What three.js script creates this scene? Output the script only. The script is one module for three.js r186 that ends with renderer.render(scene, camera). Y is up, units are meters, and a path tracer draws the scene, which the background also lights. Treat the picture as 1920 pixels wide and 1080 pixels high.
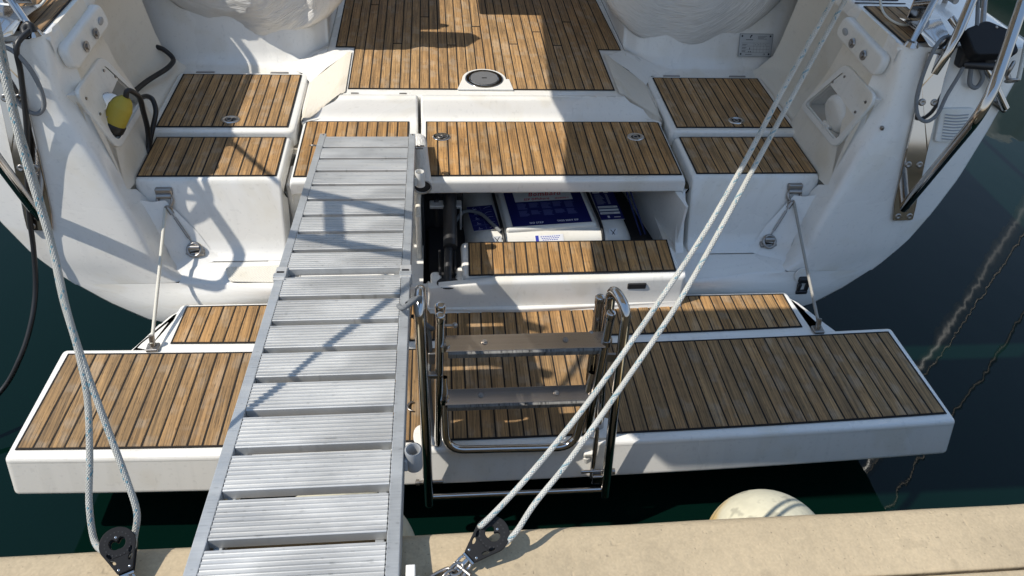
import * as THREE from 'three';
import { mergeGeometries, mergeVertices } from 'three/addons/utils/BufferGeometryUtils.js';
import { RoundedBoxGeometry } from 'three/addons/geometries/RoundedBoxGeometry.js';

// ------------------------------------------------------------------ camera, sky, sun, exposure
const scene = new THREE.Scene();
const camera = new THREE.PerspectiveCamera(42.2104, 16 / 9, 0.05, 400);
camera.position.set(-0.2133, 2.25, 0);
camera.lookAt(-0.2133 + 0.09834, 2.25 - 0.66845, -0.73722);
camera.rotateZ(0.0688976);
const renderer = new THREE.WebGLRenderer({ antialias: true });
renderer.toneMapping = THREE.LinearToneMapping;
renderer.toneMappingExposure = 1.05;
renderer.shadowMap.enabled = true;
{ // clear midday sky, whiter to the horizon
  const w = 64, h = 64, d = new Float32Array(w * h * 4);
  for (let j = 0; j < h; j++) {
    const el = ((j + 0.5) / h - 0.5) * Math.PI, t = Math.pow(1 - Math.max(0, Math.sin(el)), 3.0);
    const c = [0.25 + 0.52 * t, 0.44 + 0.44 * t, 0.84 + 0.16 * t];
    for (let i = 0; i < w; i++) { const k = (j * w + i) * 4; for (let q = 0; q < 3; q++) d[k + q] = c[q] * [1.02, 0.96, 0.86][q]; d[k + 3] = 1; }
  }
  const sky = new THREE.DataTexture(d, w, h, THREE.RGBAFormat, THREE.FloatType);
  sky.mapping = THREE.EquirectangularReflectionMapping; sky.magFilter = THREE.LinearFilter; sky.needsUpdate = true;
  scene.background = sky; scene.environment = sky;
}
const sun = new THREE.DirectionalLight(new THREE.Color(1, 0.945, 0.85), 4.75);
sun.position.set(-0.735 * 12, 12, 0.08 * 12 - 2);
sun.target.position.set(0, 0, -2);
sun.castShadow = true;
sun.shadow.camera.left = sun.shadow.camera.bottom = -6; sun.shadow.camera.right = sun.shadow.camera.top = 6; sun.shadow.camera.far = 40;
sun.shadow.mapSize.set(4096, 4096);
scene.add(sun, sun.target);

// ------------------------------------------------------------------ random numbers, noise, textures
let seed = 7;
const rnd = () => { seed = (seed * 1664525 + 1013904223) >>> 0; return seed / 4294967296; };
const rr = (a, b) => a + (b - a) * rnd();
function hash(x, y, s) { let h = (x * 374761393 + y * 668265263 + s * 974711) | 0; h = Math.imul(h ^ (h >>> 13), 1274126177); return ((h ^ (h >>> 16)) >>> 0) / 4294967296; }
function vn(x, y, px, py, s) { // periodic value noise
  const xi = Math.floor(x), yi = Math.floor(y), fx = x - xi, fy = y - yi, u = fx * fx * (3 - 2 * fx), v = fy * fy * (3 - 2 * fy);
  const m = (a, n) => ((a % n) + n) % n, x0 = m(xi, px), x1 = m(xi + 1, px), y0 = m(yi, py), y1 = m(yi + 1, py);
  const a = hash(x0, y0, s), b = hash(x1, y0, s), c = hash(x0, y1, s), d = hash(x1, y1, s);
  return a + (b - a) * u + (c - a) * v + (a - b - c + d) * u * v;
}
function fbm(u, v, fx, fy, oct, s) { let t = 0, a = 0.5, n = 0; for (let o = 0; o < oct; o++) { t += a * vn(u * fx, v * fy, fx, fy, s + o * 17); n += a; a *= 0.5; fx *= 2; fy *= 2; } return t / n; }
const clamp = (x, a = 0, b = 1) => Math.min(b, Math.max(a, x)), mix = (a, b, t) => a + (b - a) * t, sst = (a, b, x) => { const t = clamp((x - a) / (b - a)); return t * t * (3 - 2 * t); };
function tex(w, h, f, srgb = false) { // f(u, v) -> grey or [r, g, b] in 0..1 (linear unless srgb)
  const d = new Uint8Array(w * h * 4);
  for (let j = 0; j < h; j++) for (let i = 0; i < w; i++) {
    const c = f((i + 0.5) / w, (j + 0.5) / h, i, j), k = (j * w + i) * 4, a = Array.isArray(c) ? c : [c, c, c];
    for (let q = 0; q < 3; q++) d[k + q] = Math.round(255 * clamp(a[q])); d[k + 3] = 255;
  }
  const t = new THREE.DataTexture(d, w, h, THREE.RGBAFormat);
  t.wrapS = t.wrapT = THREE.RepeatWrapping; t.magFilter = THREE.LinearFilter; t.minFilter = THREE.LinearMipmapLinearFilter; t.generateMipmaps = true;
  if (srgb) t.colorSpace = THREE.SRGBColorSpace;
  t.needsUpdate = true; return t;
}
const rep = (t, a, b) => { const c = t.clone(); c.repeat.set(a, b); c.needsUpdate = true; return c; };
// teak: u across the grain (0.4 m), v along it (0.8 m)
const grain = (u, v) => {
  const wob = 0.012 * (fbm(u, v, 4, 3, 3, 5) - 0.5);
  const a = vn((u + wob) * 160, v * 5, 160, 5, 1), b = vn((u + wob) * 330, v * 14, 330, 14, 2), c = vn((u + wob * 2) * 60, v * 3, 60, 3, 3);
  const pore = sst(0.70, 0.95, vn((u + wob) * 300, v * 40, 300, 40, 9));
  return { g: 0.45 * a + 0.3 * b + 0.25 * c, pore };
};
const teakMap = tex(512, 1024, (u, v) => {
  const { g, pore } = grain(u, v), blot = fbm(u, v, 5, 9, 4, 30), worn = sst(0.5, 0.78, fbm(u, v, 9, 14, 4, 60));
  const gg = clamp((g - 0.5) * 2.0 + 0.5), k = (0.46 + 0.74 * gg) * (0.76 + 0.48 * blot) * (1 - 0.42 * pore);
  const c = [0.345 * k, 0.186 * k, 0.062 * k], grey = (0.30 + 0.16 * g) * (1 - 0.3 * pore);
  return c.map((x, i) => mix(x, grey * [1.0, 0.82, 0.56][i], 0.26 * worn)).map((x) => Math.pow(clamp(x), 1 / 2.2));
}, true);
const teakBump = tex(512, 1024, (u, v) => { const { g, pore } = grain(u, v); return clamp(0.35 + 0.5 * g - 0.45 * pore); });
const gelMap = tex(512, 512, (u, v) => {
  const a = fbm(u, v, 3, 3, 5, 80), b = fbm(u, v, 40, 6, 3, 90), sp = sst(0.80, 0.93, vn(u * 120, v * 120, 120, 120, 95)), gr = sst(0.56, 0.76, fbm(u, v, 7, 7, 5, 101)), dr = sst(0.66, 0.9, vn(u * 46, v * 4, 46, 4, 107)) * sst(0.4, 0.7, fbm(u, v, 4, 4, 3, 109));
  const k = 0.965 + 0.05 * (a - 0.5) + 0.03 * (b - 0.5) - 0.07 * sp - 0.05 * gr - 0.04 * dr;
  return [k, k * (0.993 - 0.01 * a - 0.02 * gr), k * (0.975 - 0.03 * a - 0.06 * gr)];
});
const gelRough = tex(256, 256, (u, v) => 0.55 + 0.5 * (fbm(u, v, 4, 4, 5, 120) - 0.5));
const skidBump = tex(128, 128, (u, v) => { const a = Math.abs(((u * 8 + v * 8) % 1) - 0.5), b = Math.abs(((u * 8 - v * 8 + 8) % 1) - 0.5); return Math.min(1, 4 * Math.min(a, b)); });
const fineBump = tex(256, 256, (u, v) => fbm(u, v, 40, 40, 4, 140));
const alMap = tex(256, 512, (u, v) => { const b = vn(u * 3, v * 240, 3, 240, 150), a = fbm(u, v, 4, 6, 5, 155), s = sst(0.86, 0.95, vn(u * 30, v * 200, 30, 200, 158)); const foot = sst(0.52, 0.72, fbm(u, v, 3, 3, 5, 171)), scr = sst(0.93, 0.99, vn(u * 9 + v * 40, v * 130, 9, 130, 174)); const k = 0.88 + 0.10 * (b - 0.5) + 0.22 * (a - 0.5) - 0.18 * s - 0.13 * foot + 0.12 * scr; return [k, k, k]; });
const alRough = tex(256, 256, (u, v) => 0.5 + 0.5 * (fbm(u, v, 6, 20, 4, 165) - 0.3));
const stoneMap = tex(1024, 1024, (u, v) => {
  const a = fbm(u, v, 4, 4, 6, 200), b = fbm(u, v, 60, 60, 3, 210), speck = vn(u * 300, v * 300, 300, 300, 215), pit = sst(0.93, 0.98, vn(u * 150, v * 150, 150, 150, 218)), scr = sst(0.9, 0.97, vn(u * 14 + 3 * a, v * 160, 14, 160, 221));
  const st = sst(0.60, 0.8, fbm(u, v, 5, 5, 5, 225)), spot = sst(0.90, 0.96, vn(u * 22, v * 22, 22, 22, 229));
  const k = 0.80 + 0.16 * (a - 0.5) + 0.10 * (b - 0.5) + 0.12 * (speck - 0.5) - 0.3 * pit + 0.05 * scr - 0.07 * st - 0.09 * spot;
  return [0.535 * k, 0.425 * k, 0.275 * k].map((x) => Math.pow(x, 1 / 2.2));
}, true);
const stoneBump = tex(512, 512, (u, v) => 0.6 * fbm(u, v, 60, 60, 3, 210) + 0.4 * fbm(u, v, 6, 6, 3, 202) - 0.4 * sst(0.9, 0.98, vn(u * 110, v * 110, 110, 110, 218)));
const waveBump = tex(512, 512, (u, v) => 0.7 * fbm(u, v, 4, 5, 3, 240) + 0.3 * fbm(u, v, 12, 9, 3, 245));
const ropeTex = (seedN, base) => { // u along the rope (one braid repeat each 1/24), v around
  const N = 24, R = 8;
  const cell = (u, v) => { const a = u * N + v * R, b = u * N - v * R + R, ia = Math.floor(a), ib = Math.floor(b), fa = a - ia - 0.5, fb = b - ib - 0.5; return { ia, ib, h: 1 - Math.min(1, 2.0 * Math.max(Math.abs(fa) * 0.9, Math.abs(fb) * 0.9)), over: (ia + ib) & 1 }; };
  const map = tex(512, 128, (u, v) => {
    const { ia, ib, h } = cell(u, v), d = 0.62 + 0.38 * h;
    const fleck = ((ia % 12) === 3 && hash(ib, 3, seedN) > 0.5) || ((ib % 12) === 7 && hash(ia, 5, seedN) > 0.72), dirt = 0.85 + 0.25 * fbm(u, v, 9, 3, 3, seedN);
    const c = fleck ? base[0] > 0.7 ? [0.36, 0.52, 0.57] : [0.17, 0.36, 0.44] : base;
    return c.map((x) => Math.pow(clamp(x * d * dirt), 1 / 2.2));
  }, true);
  return { map, bump: tex(512, 128, (u, v) => cell(u, v).h) };
};
const clothBump = tex(256, 256, (u, v) => 0.5 * fbm(u, v, 8, 8, 5, 300) + 0.5 * vn(u * 128, v * 128, 128, 128, 305));
const fenderMap = tex(256, 256, (u, v) => { const a = fbm(u, v, 5, 4, 5, 320), b = fbm(u, v, 30, 20, 3, 325), k = 0.85 + 0.2 * (b - 0.5), y = sst(0.36, 0.62, a), du = sst(0.6, 0.8, b) * 0.35; return [0.70 * k * (1 - du), mix(0.66, 0.50, y) * k * (1 - du), mix(0.50, 0.20, y) * k * (1 - du)].map((x) => Math.pow(x, 1 / 2.2)); }, true);
function canvasTex(w, h, draw) { const c = document.createElement('canvas'); c.width = w; c.height = h; draw(c.getContext('2d'), w, h); const t = new THREE.CanvasTexture(c); t.colorSpace = THREE.SRGBColorSpace; return t; }

// ------------------------------------------------------------------ materials
const std = (o) => new THREE.MeshStandardMaterial(o), phy = (o) => new THREE.MeshPhysicalMaterial(o), lin = (r, g, b) => new THREE.Color().setRGB(r, g, b);
const M = {
  gel: phy({ color: lin(0.80, 0.79, 0.765), map: gelMap, roughness: 0.5, roughnessMap: gelRough, clearcoat: 0.6, clearcoatRoughness: 0.12, side: THREE.DoubleSide }),
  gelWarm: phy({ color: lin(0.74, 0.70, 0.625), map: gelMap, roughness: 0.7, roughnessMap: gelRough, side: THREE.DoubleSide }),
  skid: std({ color: lin(0.72, 0.69, 0.62), map: gelMap, roughness: 0.75, bumpMap: rep(skidBump, 12, 12), bumpScale: 0.0012, side: THREE.DoubleSide }),
  pebble: std({ color: lin(0.68, 0.63, 0.55), map: gelMap, roughness: 0.85, bumpMap: rep(fineBump, 3, 3), bumpScale: 0.0012, side: THREE.DoubleSide }),
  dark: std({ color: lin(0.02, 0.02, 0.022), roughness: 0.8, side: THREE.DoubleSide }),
  caulk: std({ color: lin(0.016, 0.0125, 0.010), roughness: 1 }),
  teak: std({ color: 0xffffff, map: teakMap, bumpMap: teakBump, bumpScale: 0.0012, roughness: 0.78, vertexColors: true }),
  alu: std({ color: lin(0.655, 0.65, 0.63), map: alMap, roughnessMap: alRough, roughness: 0.85, metalness: 0.45 }),
  aluRail: std({ color: lin(0.49, 0.505, 0.51), map: alMap, roughnessMap: alRough, roughness: 0.8, metalness: 0.45 }),
  mastMetal: std({ color: lin(0.9, 0.9, 0.88), roughness: 0.32, metalness: 0.9 }),
  steel: std({ color: lin(0.52, 0.495, 0.47), roughness: 0.10, metalness: 1, side: THREE.DoubleSide }),
  steelDull: std({ color: lin(0.36, 0.335, 0.31), roughness: 0.36, metalness: 1 }),
  plastic: std({ color: lin(0.018, 0.018, 0.02), roughness: 0.45 }),
  plasticDusty: phy({ specularIntensity: 0.35, color: lin(0.012, 0.012, 0.013), roughness: 0.6, bumpMap: fineBump, bumpScale: 0.0004 }),
  whitePlastic: std({ color: lin(0.76, 0.75, 0.72), roughness: 0.4, map: gelMap }),
  greyPlastic: std({ color: lin(0.34, 0.35, 0.36), roughness: 0.5 }),
  canvas: std({ color: lin(0.72, 0.70, 0.66), roughness: 0.95, bumpMap: clothBump, bumpScale: 0.006, side: THREE.DoubleSide }),
  awning: phy({ color: lin(0.78, 0.76, 0.70), roughness: 1, side: THREE.DoubleSide }),
  yellow: std({ color: lin(0.40, 0.31, 0.035), roughness: 0.55 }),
  rubber: std({ color: lin(0.012, 0.012, 0.013), roughness: 0.42 }),
  greyRope: std({ color: lin(0.24, 0.25, 0.26), roughness: 0.95, bumpMap: rep(fineBump, 20, 2), bumpScale: 0.002 }),
  wire: std({ color: lin(0.42, 0.40, 0.36), roughness: 0.6, metalness: 0.4, bumpMap: rep(fineBump, 40, 1), bumpScale: 0.001 }),
  whiteWire: std({ color: lin(0.70, 0.67, 0.58), roughness: 0.9, bumpMap: rep(fineBump, 40, 1), bumpScale: 0.001 }),
  stone: std({ map: stoneMap, bumpMap: stoneBump, bumpScale: 0.0022, roughness: 0.92 }),
  fender: std({ map: fenderMap, roughness: 0.55, bumpMap: rep(fineBump, 1, 1), bumpScale: 0.001 }),
  greyWood: std({ color: lin(0.30, 0.29, 0.27), map: teakBump, bumpMap: teakBump, bumpScale: 0.0015, roughness: 0.85 }),
  tread: std({ color: lin(0.58, 0.50, 0.43), map: alMap, roughness: 0.24, metalness: 1 }),
  water: phy({ color: lin(0.001, 0.0085, 0.0062), roughness: 0.02, ior: 1.33, specularIntensity: 0.6, bumpMap: rep(waveBump, 1, 1), bumpScale: 0.0014 }),
};
const R1 = ropeTex(411, [0.56, 0.56, 0.52]), R2 = ropeTex(433, [0.76, 0.75, 0.69]);
const ropeMat = (t) => std({ map: t.map, bumpMap: t.bump, bumpScale: 0.0022, roughness: 0.95 });
M.rope1 = ropeMat(R1); M.rope2 = ropeMat(R2);

// ------------------------------------------------------------------ building helpers
const V = (x, y, z) => new THREE.Vector3(x, y, z);
const used = {};
const numbered = (n) => { const k = used[n] = (used[n] ?? -1) + 1; return k ? n + '_' + String(k).padStart(3, '0') : n; };
function thing(name, label, category, base, group) {
  const o = new THREE.Group(); o.name = numbered(name); o.position.set(...base); o.userData = { label, category };
  if (group) o.userData.group = group;
  o._base = base; scene.add(o); return o;
}
// geometry is modelled in world metres; a part is stored relative to its thing's base
function part(name, geo, mat, parent, label) {
  const b = parent._base, g = geo.clone(); g.translate(-b[0], -b[1], -b[2]);
  const m = new THREE.Mesh(g, mat); m.name = name; m._base = b; m.castShadow = m.receiveShadow = true;
  if (label) m.userData.label = label;
  parent.add(m); return m;
}
function solo(name, geo, mat, label, category, base, group) { // a thing that is one mesh
  const g = geo.clone(); g.translate(-base[0], -base[1], -base[2]);
  const m = new THREE.Mesh(g, mat); m.name = numbered(name); m.position.set(...base); m._base = base; m.castShadow = m.receiveShadow = true;
  m.userData = { label, category }; if (group) m.userData.group = group; scene.add(m); return m;
}
function struct(name, geo, mat) { const m = new THREE.Mesh(geo, mat); m.name = name; m._base = [0, 0, 0]; m.userData.kind = 'structure'; m.castShadow = m.receiveShadow = true; scene.add(m); return m; }
const plain = (g) => { g = g.index ? g.toNonIndexed() : g; for (const k of Object.keys(g.attributes)) if (!['position', 'normal', 'uv'].includes(k)) g.deleteAttribute(k); return g; };
const merge = (a) => mergeGeometries(a.map((g) => plain(g.clone())));
function boxUV(g, s = 1) { // metres, by the face's main direction
  g = g.index ? g.toNonIndexed() : g; const p = g.attributes.position, uv = new Float32Array(p.count * 2), a = V(), b = V(), c = V();
  for (let i = 0; i < p.count; i += 3) {
    a.fromBufferAttribute(p, i); b.fromBufferAttribute(p, i + 1); c.fromBufferAttribute(p, i + 2);
    const n = b.clone().sub(a).cross(c.clone().sub(a)), ax = Math.abs(n.x), ay = Math.abs(n.y), az = Math.abs(n.z);
    [a, b, c].forEach((q, k) => { const [u, v] = ay >= ax && ay >= az ? [q.x, q.z] : ax >= az ? [q.z, q.y] : [q.x, q.y]; uv[(i + k) * 2] = u * s; uv[(i + k) * 2 + 1] = v * s; });
  }
  g.setAttribute('uv', new THREE.BufferAttribute(uv, 2)); return g;
}
// rounded slab: polygon of [x, z] points, from y0 to y1, edges rounded by r
function slab(pts, y0, y1, r = 0.008, corner = 0.02, holes = []) {
  const s = roundShape(pts.map(([x, z]) => [x, -z]), corner);
  for (const h of holes) { const q = new THREE.Path(); h.forEach(([x, z], i) => (i ? q.lineTo(x, -z) : q.moveTo(x, -z))); q.closePath(); s.holes.push(q); }
  const g = new THREE.ExtrudeGeometry(s, { depth: y1 - y0 - 2 * r, bevelEnabled: r > 0, bevelThickness: r, bevelSize: r, bevelOffset: -r, bevelSegments: 3, curveSegments: 5 });
  g.rotateX(-Math.PI / 2); g.translate(0, y0 + r, 0); return boxUV(g);
}
function roundShape(p, r) {
  const s = new THREE.Shape(), n = p.length;
  if (!r) { p.forEach(([x, y], i) => (i ? s.lineTo(x, y) : s.moveTo(x, y))); s.closePath(); return s; }
  for (let i = 0; i < n; i++) {
    const a = p[(i + n - 1) % n], b = p[i], c = p[(i + 1) % n];
    const la = Math.hypot(a[0] - b[0], a[1] - b[1]), lc = Math.hypot(c[0] - b[0], c[1] - b[1]), k = Math.min(b[2] ?? r, la * 0.45, lc * 0.45);
    const q = [b[0] + (a[0] - b[0]) / la * k, b[1] + (a[1] - b[1]) / la * k], w = [b[0] + (c[0] - b[0]) / lc * k, b[1] + (c[1] - b[1]) / lc * k];
    if (i) s.lineTo(...q); else s.moveTo(...q);
    s.quadraticCurveTo(b[0], b[1], ...w);
  }
  s.closePath(); return s;
}
const rect = (x0, x1, z0, z1) => [[x0, z1], [x1, z1], [x1, z0], [x0, z0]];
function tube(pts, r, seg = 24, rad = 8, tension = 0.5, closed = false) { return new THREE.TubeGeometry(new THREE.CatmullRomCurve3(pts.map((p) => V(...p)), closed, 'centripetal', tension), seg, r, rad, closed); }
function rod(a, b, r, rad = 10, r2 = r) { const A = V(...a), B = V(...b), g = new THREE.CylinderGeometry(r2, r, A.distanceTo(B), rad); g.applyQuaternion(new THREE.Quaternion().setFromUnitVectors(V(0, 1, 0), B.clone().sub(A).normalize())); g.translate((A.x + B.x) / 2, (A.y + B.y) / 2, (A.z + B.z) / 2); return g; }
function pipe(pts, r, bend = 0.04, rad = 12) { // straight runs with round bends
  const path = new THREE.CurvePath(), P = pts.map((p) => V(...p)); let at = P[0];
  for (let i = 1; i < P.length; i++) {
    if (i === P.length - 1) { path.add(new THREE.LineCurve3(at, P[i])); break; }
    const k = Math.min(bend, P[i].distanceTo(P[i - 1]) * 0.48, P[i].distanceTo(P[i + 1]) * 0.48), q = P[i].clone().lerp(P[i - 1], k / P[i].distanceTo(P[i - 1])), w = P[i].clone().lerp(P[i + 1], k / P[i].distanceTo(P[i + 1]));
    path.add(new THREE.LineCurve3(at, q)); path.add(new THREE.QuadraticBezierCurve3(q, P[i].clone(), w)); at = w;
  }
  const L = path.getLength(), pt = []; const n = Math.max(8, Math.round(L / 0.012)); for (let i = 0; i <= n; i++) pt.push(path.getPointAt(i / n));
  return new THREE.TubeGeometry(new THREE.CatmullRomCurve3(pt, false, 'centripetal'), n, r, rad);
}
// smooth surface through rows of points
function sheet(rows, flip = false, uvs = 1) {
  const nr = rows.length, nc = rows[0].length, pos = [], uv = [], idx = [];
  rows.forEach((r, i) => r.forEach((p, j) => { pos.push(...p); }));
  let vAcc = rows.map((r, i) => i ? 0 : 0);
  for (let i = 0; i < nr; i++) { let u = 0; const v = i ? (vAcc[i] = vAcc[i - 1] + Math.hypot(...rows[i][0].map((q, k) => q - rows[i - 1][0][k]))) : 0; for (let j = 0; j < nc; j++) { if (j) u += Math.hypot(...rows[i][j].map((q, k) => q - rows[i][j - 1][k])); uv.push(u * uvs, v * uvs); } }
  for (let i = 0; i + 1 < nr; i++) for (let j = 0; j + 1 < nc; j++) { const a = i * nc + j, b = a + 1, c = a + nc, d = c + 1; flip ? idx.push(a, b, c, b, d, c) : idx.push(a, c, b, b, c, d); }
  const g = new THREE.BufferGeometry(); g.setAttribute('position', new THREE.Float32BufferAttribute(pos, 3)); g.setAttribute('uv', new THREE.Float32BufferAttribute(uv, 2)); g.setIndex(idx); g.computeVertexNormals(); return g;
}
function mirror(g) { const m = g.clone(); m.scale(-1, 1, 1); if (m.index) { const a = m.index.array; for (let i = 0; i < a.length; i += 3) { const t = a[i]; a[i] = a[i + 1]; a[i + 1] = t; } } else { for (const at of Object.values(m.attributes)) { const n = at.itemSize, A = at.array; for (let i = 0; i < at.count; i += 3) for (let k = 0; k < n; k++) { const t = A[i * n + k]; A[i * n + k] = A[(i + 1) * n + k]; A[(i + 1) * n + k] = t; } } } return m; }
const box = (x0, x1, y0, y1, z0, z1, r = 0.004) => { const g = new RoundedBoxGeometry(x1 - x0, y1 - y0, z1 - z0, 2, Math.min(r, (x1 - x0) / 2.1, (y1 - y0) / 2.1, (z1 - z0) / 2.1)); g.translate((x0 + x1) / 2, (y0 + y1) / 2, (z0 + z1) / 2); return boxUV(g); };
const dbl = (g) => { g.deleteAttribute('normal'); g.computeVertexNormals(); return g; };

// one teak strip: corners on top given as front-left, front-right, back-right, back-left [x, z]; returns a bevelled block
function stripGeo(q, y, t, tone) {
  const b = 0.0016, cx = (q[0][0] + q[1][0] + q[2][0] + q[3][0]) / 4, cz = (q[0][1] + q[1][1] + q[2][1] + q[3][1]) / 4;
  const ins = (p) => { const w = Math.max(0.004, Math.abs(p[0] - cx)), l = Math.max(0.004, Math.abs(p[1] - cz)); return [cx + (p[0] - cx) * (1 - b / w), cz + (p[1] - cz) * (1 - b / l)]; };
  const top = q.map(ins).map(([x, z]) => [x, y, z]), mid = q.map(([x, z]) => [x, y - b, z]), bot = q.map(([x, z]) => [x, y - t, z]);
  const f = []; const quad = (a, b2, c, d) => f.push(a, b2, c, a, c, d);
  quad(top[0], top[1], top[2], top[3]);
  for (let i = 0; i < 4; i++) { const j = (i + 1) % 4; quad(mid[i], mid[j], top[j], top[i]); quad(bot[i], bot[j], mid[j], mid[i]); }
  const ou = rnd() * 7, ov = rnd() * 7, pos = [], uv = [], col = [];
  for (const p of f) { pos.push(...p); uv.push((p[0] - cx) / 0.4 + ou, (p[2] - cz) / 0.8 + ov); col.push(...tone); }
  const g = new THREE.BufferGeometry(); g.setAttribute('position', new THREE.Float32BufferAttribute(pos, 3)); g.setAttribute('uv', new THREE.Float32BufferAttribute(uv, 2)); g.setAttribute('color', new THREE.Float32BufferAttribute(col, 3)); g.computeVertexNormals(); return g;
}
const toneOf = (a = 1, spread = 0.16, grey = 0) => { const k = a * (1 + spread * (rnd() - 0.5) * 2), w = 0.05 * (rnd() - 0.5); return [k * (1 + w) * (1 - 0.08 * grey), k * (1 + 0.01 * grey), k * (1 - w) * (1 + 0.22 * grey)]; };
// teak panel: strips across x from a to b, with front(x) and back(x) z lines and slanted ends; every strip is a part's child
function teak(parent, { x0, x1, n, front, back, y, lean = 0, tone = 1, grey = 0, seam = 0.0047, border = 0.006, cuts = [], x0b = x0, x1b = x1, corner = 0.014 }) {
  const F = typeof front === 'function' ? front : () => front, B = typeof back === 'function' ? back : () => back;
  const out = []; const K = 12;
  for (let i = 0; i <= K; i++) { const x = mix(x0 - border, x1 + border, i / K); out.push([x, F(x) + border, i === 0 || i === K ? corner : 0.0001]); }
  for (let i = K; i >= 0; i--) { const x = mix(x0b - border, x1b + border, i / K); out.push([x, B(x) - border, i === 0 || i === K ? corner : 0.0001]); }
  part('caulking', slab(out.map(([x, z]) => [x, z]), y - 0.004, y - 0.0012, 0, 0), M.caulk, parent);
  const p = (x1 - x0) / n, pb = (x1b - x0b) / n;
  for (let i = 0; i < n; i++) {
    const a = x0 + i * p + (i ? seam / 2 : 0), b = x0 + (i + 1) * p - (i < n - 1 ? seam / 2 : 0), c = x0b + (i + 1) * pb - (i < n - 1 ? seam / 2 : 0), d = x0b + i * pb + (i ? seam / 2 : 0);
    const zs = [[0, 1]]; const joints = cuts.filter((k) => k[0] === i).map((k) => k[1]);
    let segs = [0, ...joints, 1];
    for (let k = 0; k + 1 < segs.length; k++) {
      const t0 = segs[k] + (k ? 0.003 : 0), t1 = segs[k + 1] - (k + 2 < segs.length ? 0.003 : 0);
      const L = (t) => [mix(a, d, t), mix(F(a), B(d), t)], Rr = (t) => [mix(b, c, t), mix(F(b), B(c), t)];
      part('plank', stripGeo([L(t0), Rr(t0), Rr(t1), L(t1)], y + rr(-0.0004, 0.0005), 0.008, toneOf(tone, 0.10, grey)), M.teak, parent);
    }
  }
}

// ------------------------------------------------------------------ the setting: water, quay
{
  const g = new THREE.PlaneGeometry(160, 160, 1, 1); g.rotateX(-Math.PI / 2); const uv = g.attributes.uv; for (let i = 0; i < uv.count; i++) uv.setXY(i, uv.getX(i) * 160 / 1.1, uv.getY(i) * 160 / 1.6);
  g.translate(0, 0, -40); struct('water', g, M.water);
}
{ // quay: a coping of long stones, the paving behind it a little higher, wall down into the water
  const wall = box(-9, 9, -1.2, 0.80, -0.70, 6, 0.01);
  const q = struct('quay', wall, M.stone);
  const stone = (x0, x1) => {
    const K = 8, prof = []; // worn front edge
    const rows = []; const N = Math.round((x1 - x0) / 0.06);
    for (let i = 0; i <= N; i++) {
      const x = mix(x0, x1, i / N), w = 0.004 * (fbm(x / 9 + 2, 0.3, 60, 4, 3, 500) - 0.5);
      rows.push([[x, 0.80, -0.700], [x, 0.81, -0.734 + w], [x, 0.955, -0.735 + w], [x, 0.968, -0.732 + w], [x, 0.976 + w * 0.5, -0.724], [x, 0.980, -0.712 + w], [x, 0.981, -0.66], [x, 0.980, -0.600], [x, 0.974, -0.597], [x, 0.80, -0.597]]);
    }
    const g = sheet(rows, true); const p = g.attributes.position, uv = g.attributes.uv; for (let i = 0; i < p.count; i++) uv.setXY(i, p.getX(i) / 0.9, (p.getZ(i) + p.getY(i)) / 0.9);
    part('coping_stone', g, M.stone, q);
  };
  stone(-4.2, -1.601); stone(-1.599, 1.999); stone(2.001, 5);
  const pav = new THREE.PlaneGeometry(1, 1);
  for (let i = 0; i < 6; i++) for (let j = 0; j < 3; j++) part('paving_slab', (() => { const g = box(-4.2 + i * 1.5 + (j % 2) * 0.4, -2.708 + i * 1.5 + (j % 2) * 0.4, 0.85, 0.985 + rr(-0.001, 0.001), -0.590 + j * 0.9, 0.302 + j * 0.9, 0.006); const u = g.attributes.uv; for (let k = 0; k < u.count; k++) u.setXY(k, u.getX(k) / 0.9 + i * 0.37, u.getY(k) / 0.9 + j * 0.21); return g; })(), M.stone, q);
}

// ------------------------------------------------------------------ the yacht
const Y = thing('sailing_yacht', 'white sailing yacht moored stern-to with its teak bathing platform folded down', 'yacht', [0, 0, -2.4]);
const zT = (h) => -2.12 - 0.30 * (h - 0.38);
const outer = [[1.205, 1.935], [1.10, 1.893], [0.92, 1.842], [0.743, 1.78], [0.615, 1.715], [0.50, 1.642], [0.395, 1.54], [0.31, 1.42], [0.24, 1.30], [0.17, 1.05], [0.13, 0.6], [0.115, 0]];
const interp = (t, x) => { for (let i = 0; i + 1 < t.length; i++) { const [a, ...p] = t[i], [b, ...q] = t[i + 1]; if ((x - a) * (x - b) <= 0) { const k = (x - a) / (b - a || 1); return p.map((v, j) => mix(v, q[j], k)); } } return (Math.abs(x - t[0][0]) < Math.abs(x - t[t.length - 1][0]) ? t[0] : t[t.length - 1]).slice(1); };
const innerC = [[1.205, 1.420], [1.08, 1.428], [0.98, 1.424], [0.885, 1.388], [0.74, 1.330], [0.65, 1.295], [0.565, 1.262], [0.44, 1.222], [0.385, 1.152]];
const xC = (h) => interp(innerC, h)[0];
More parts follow.
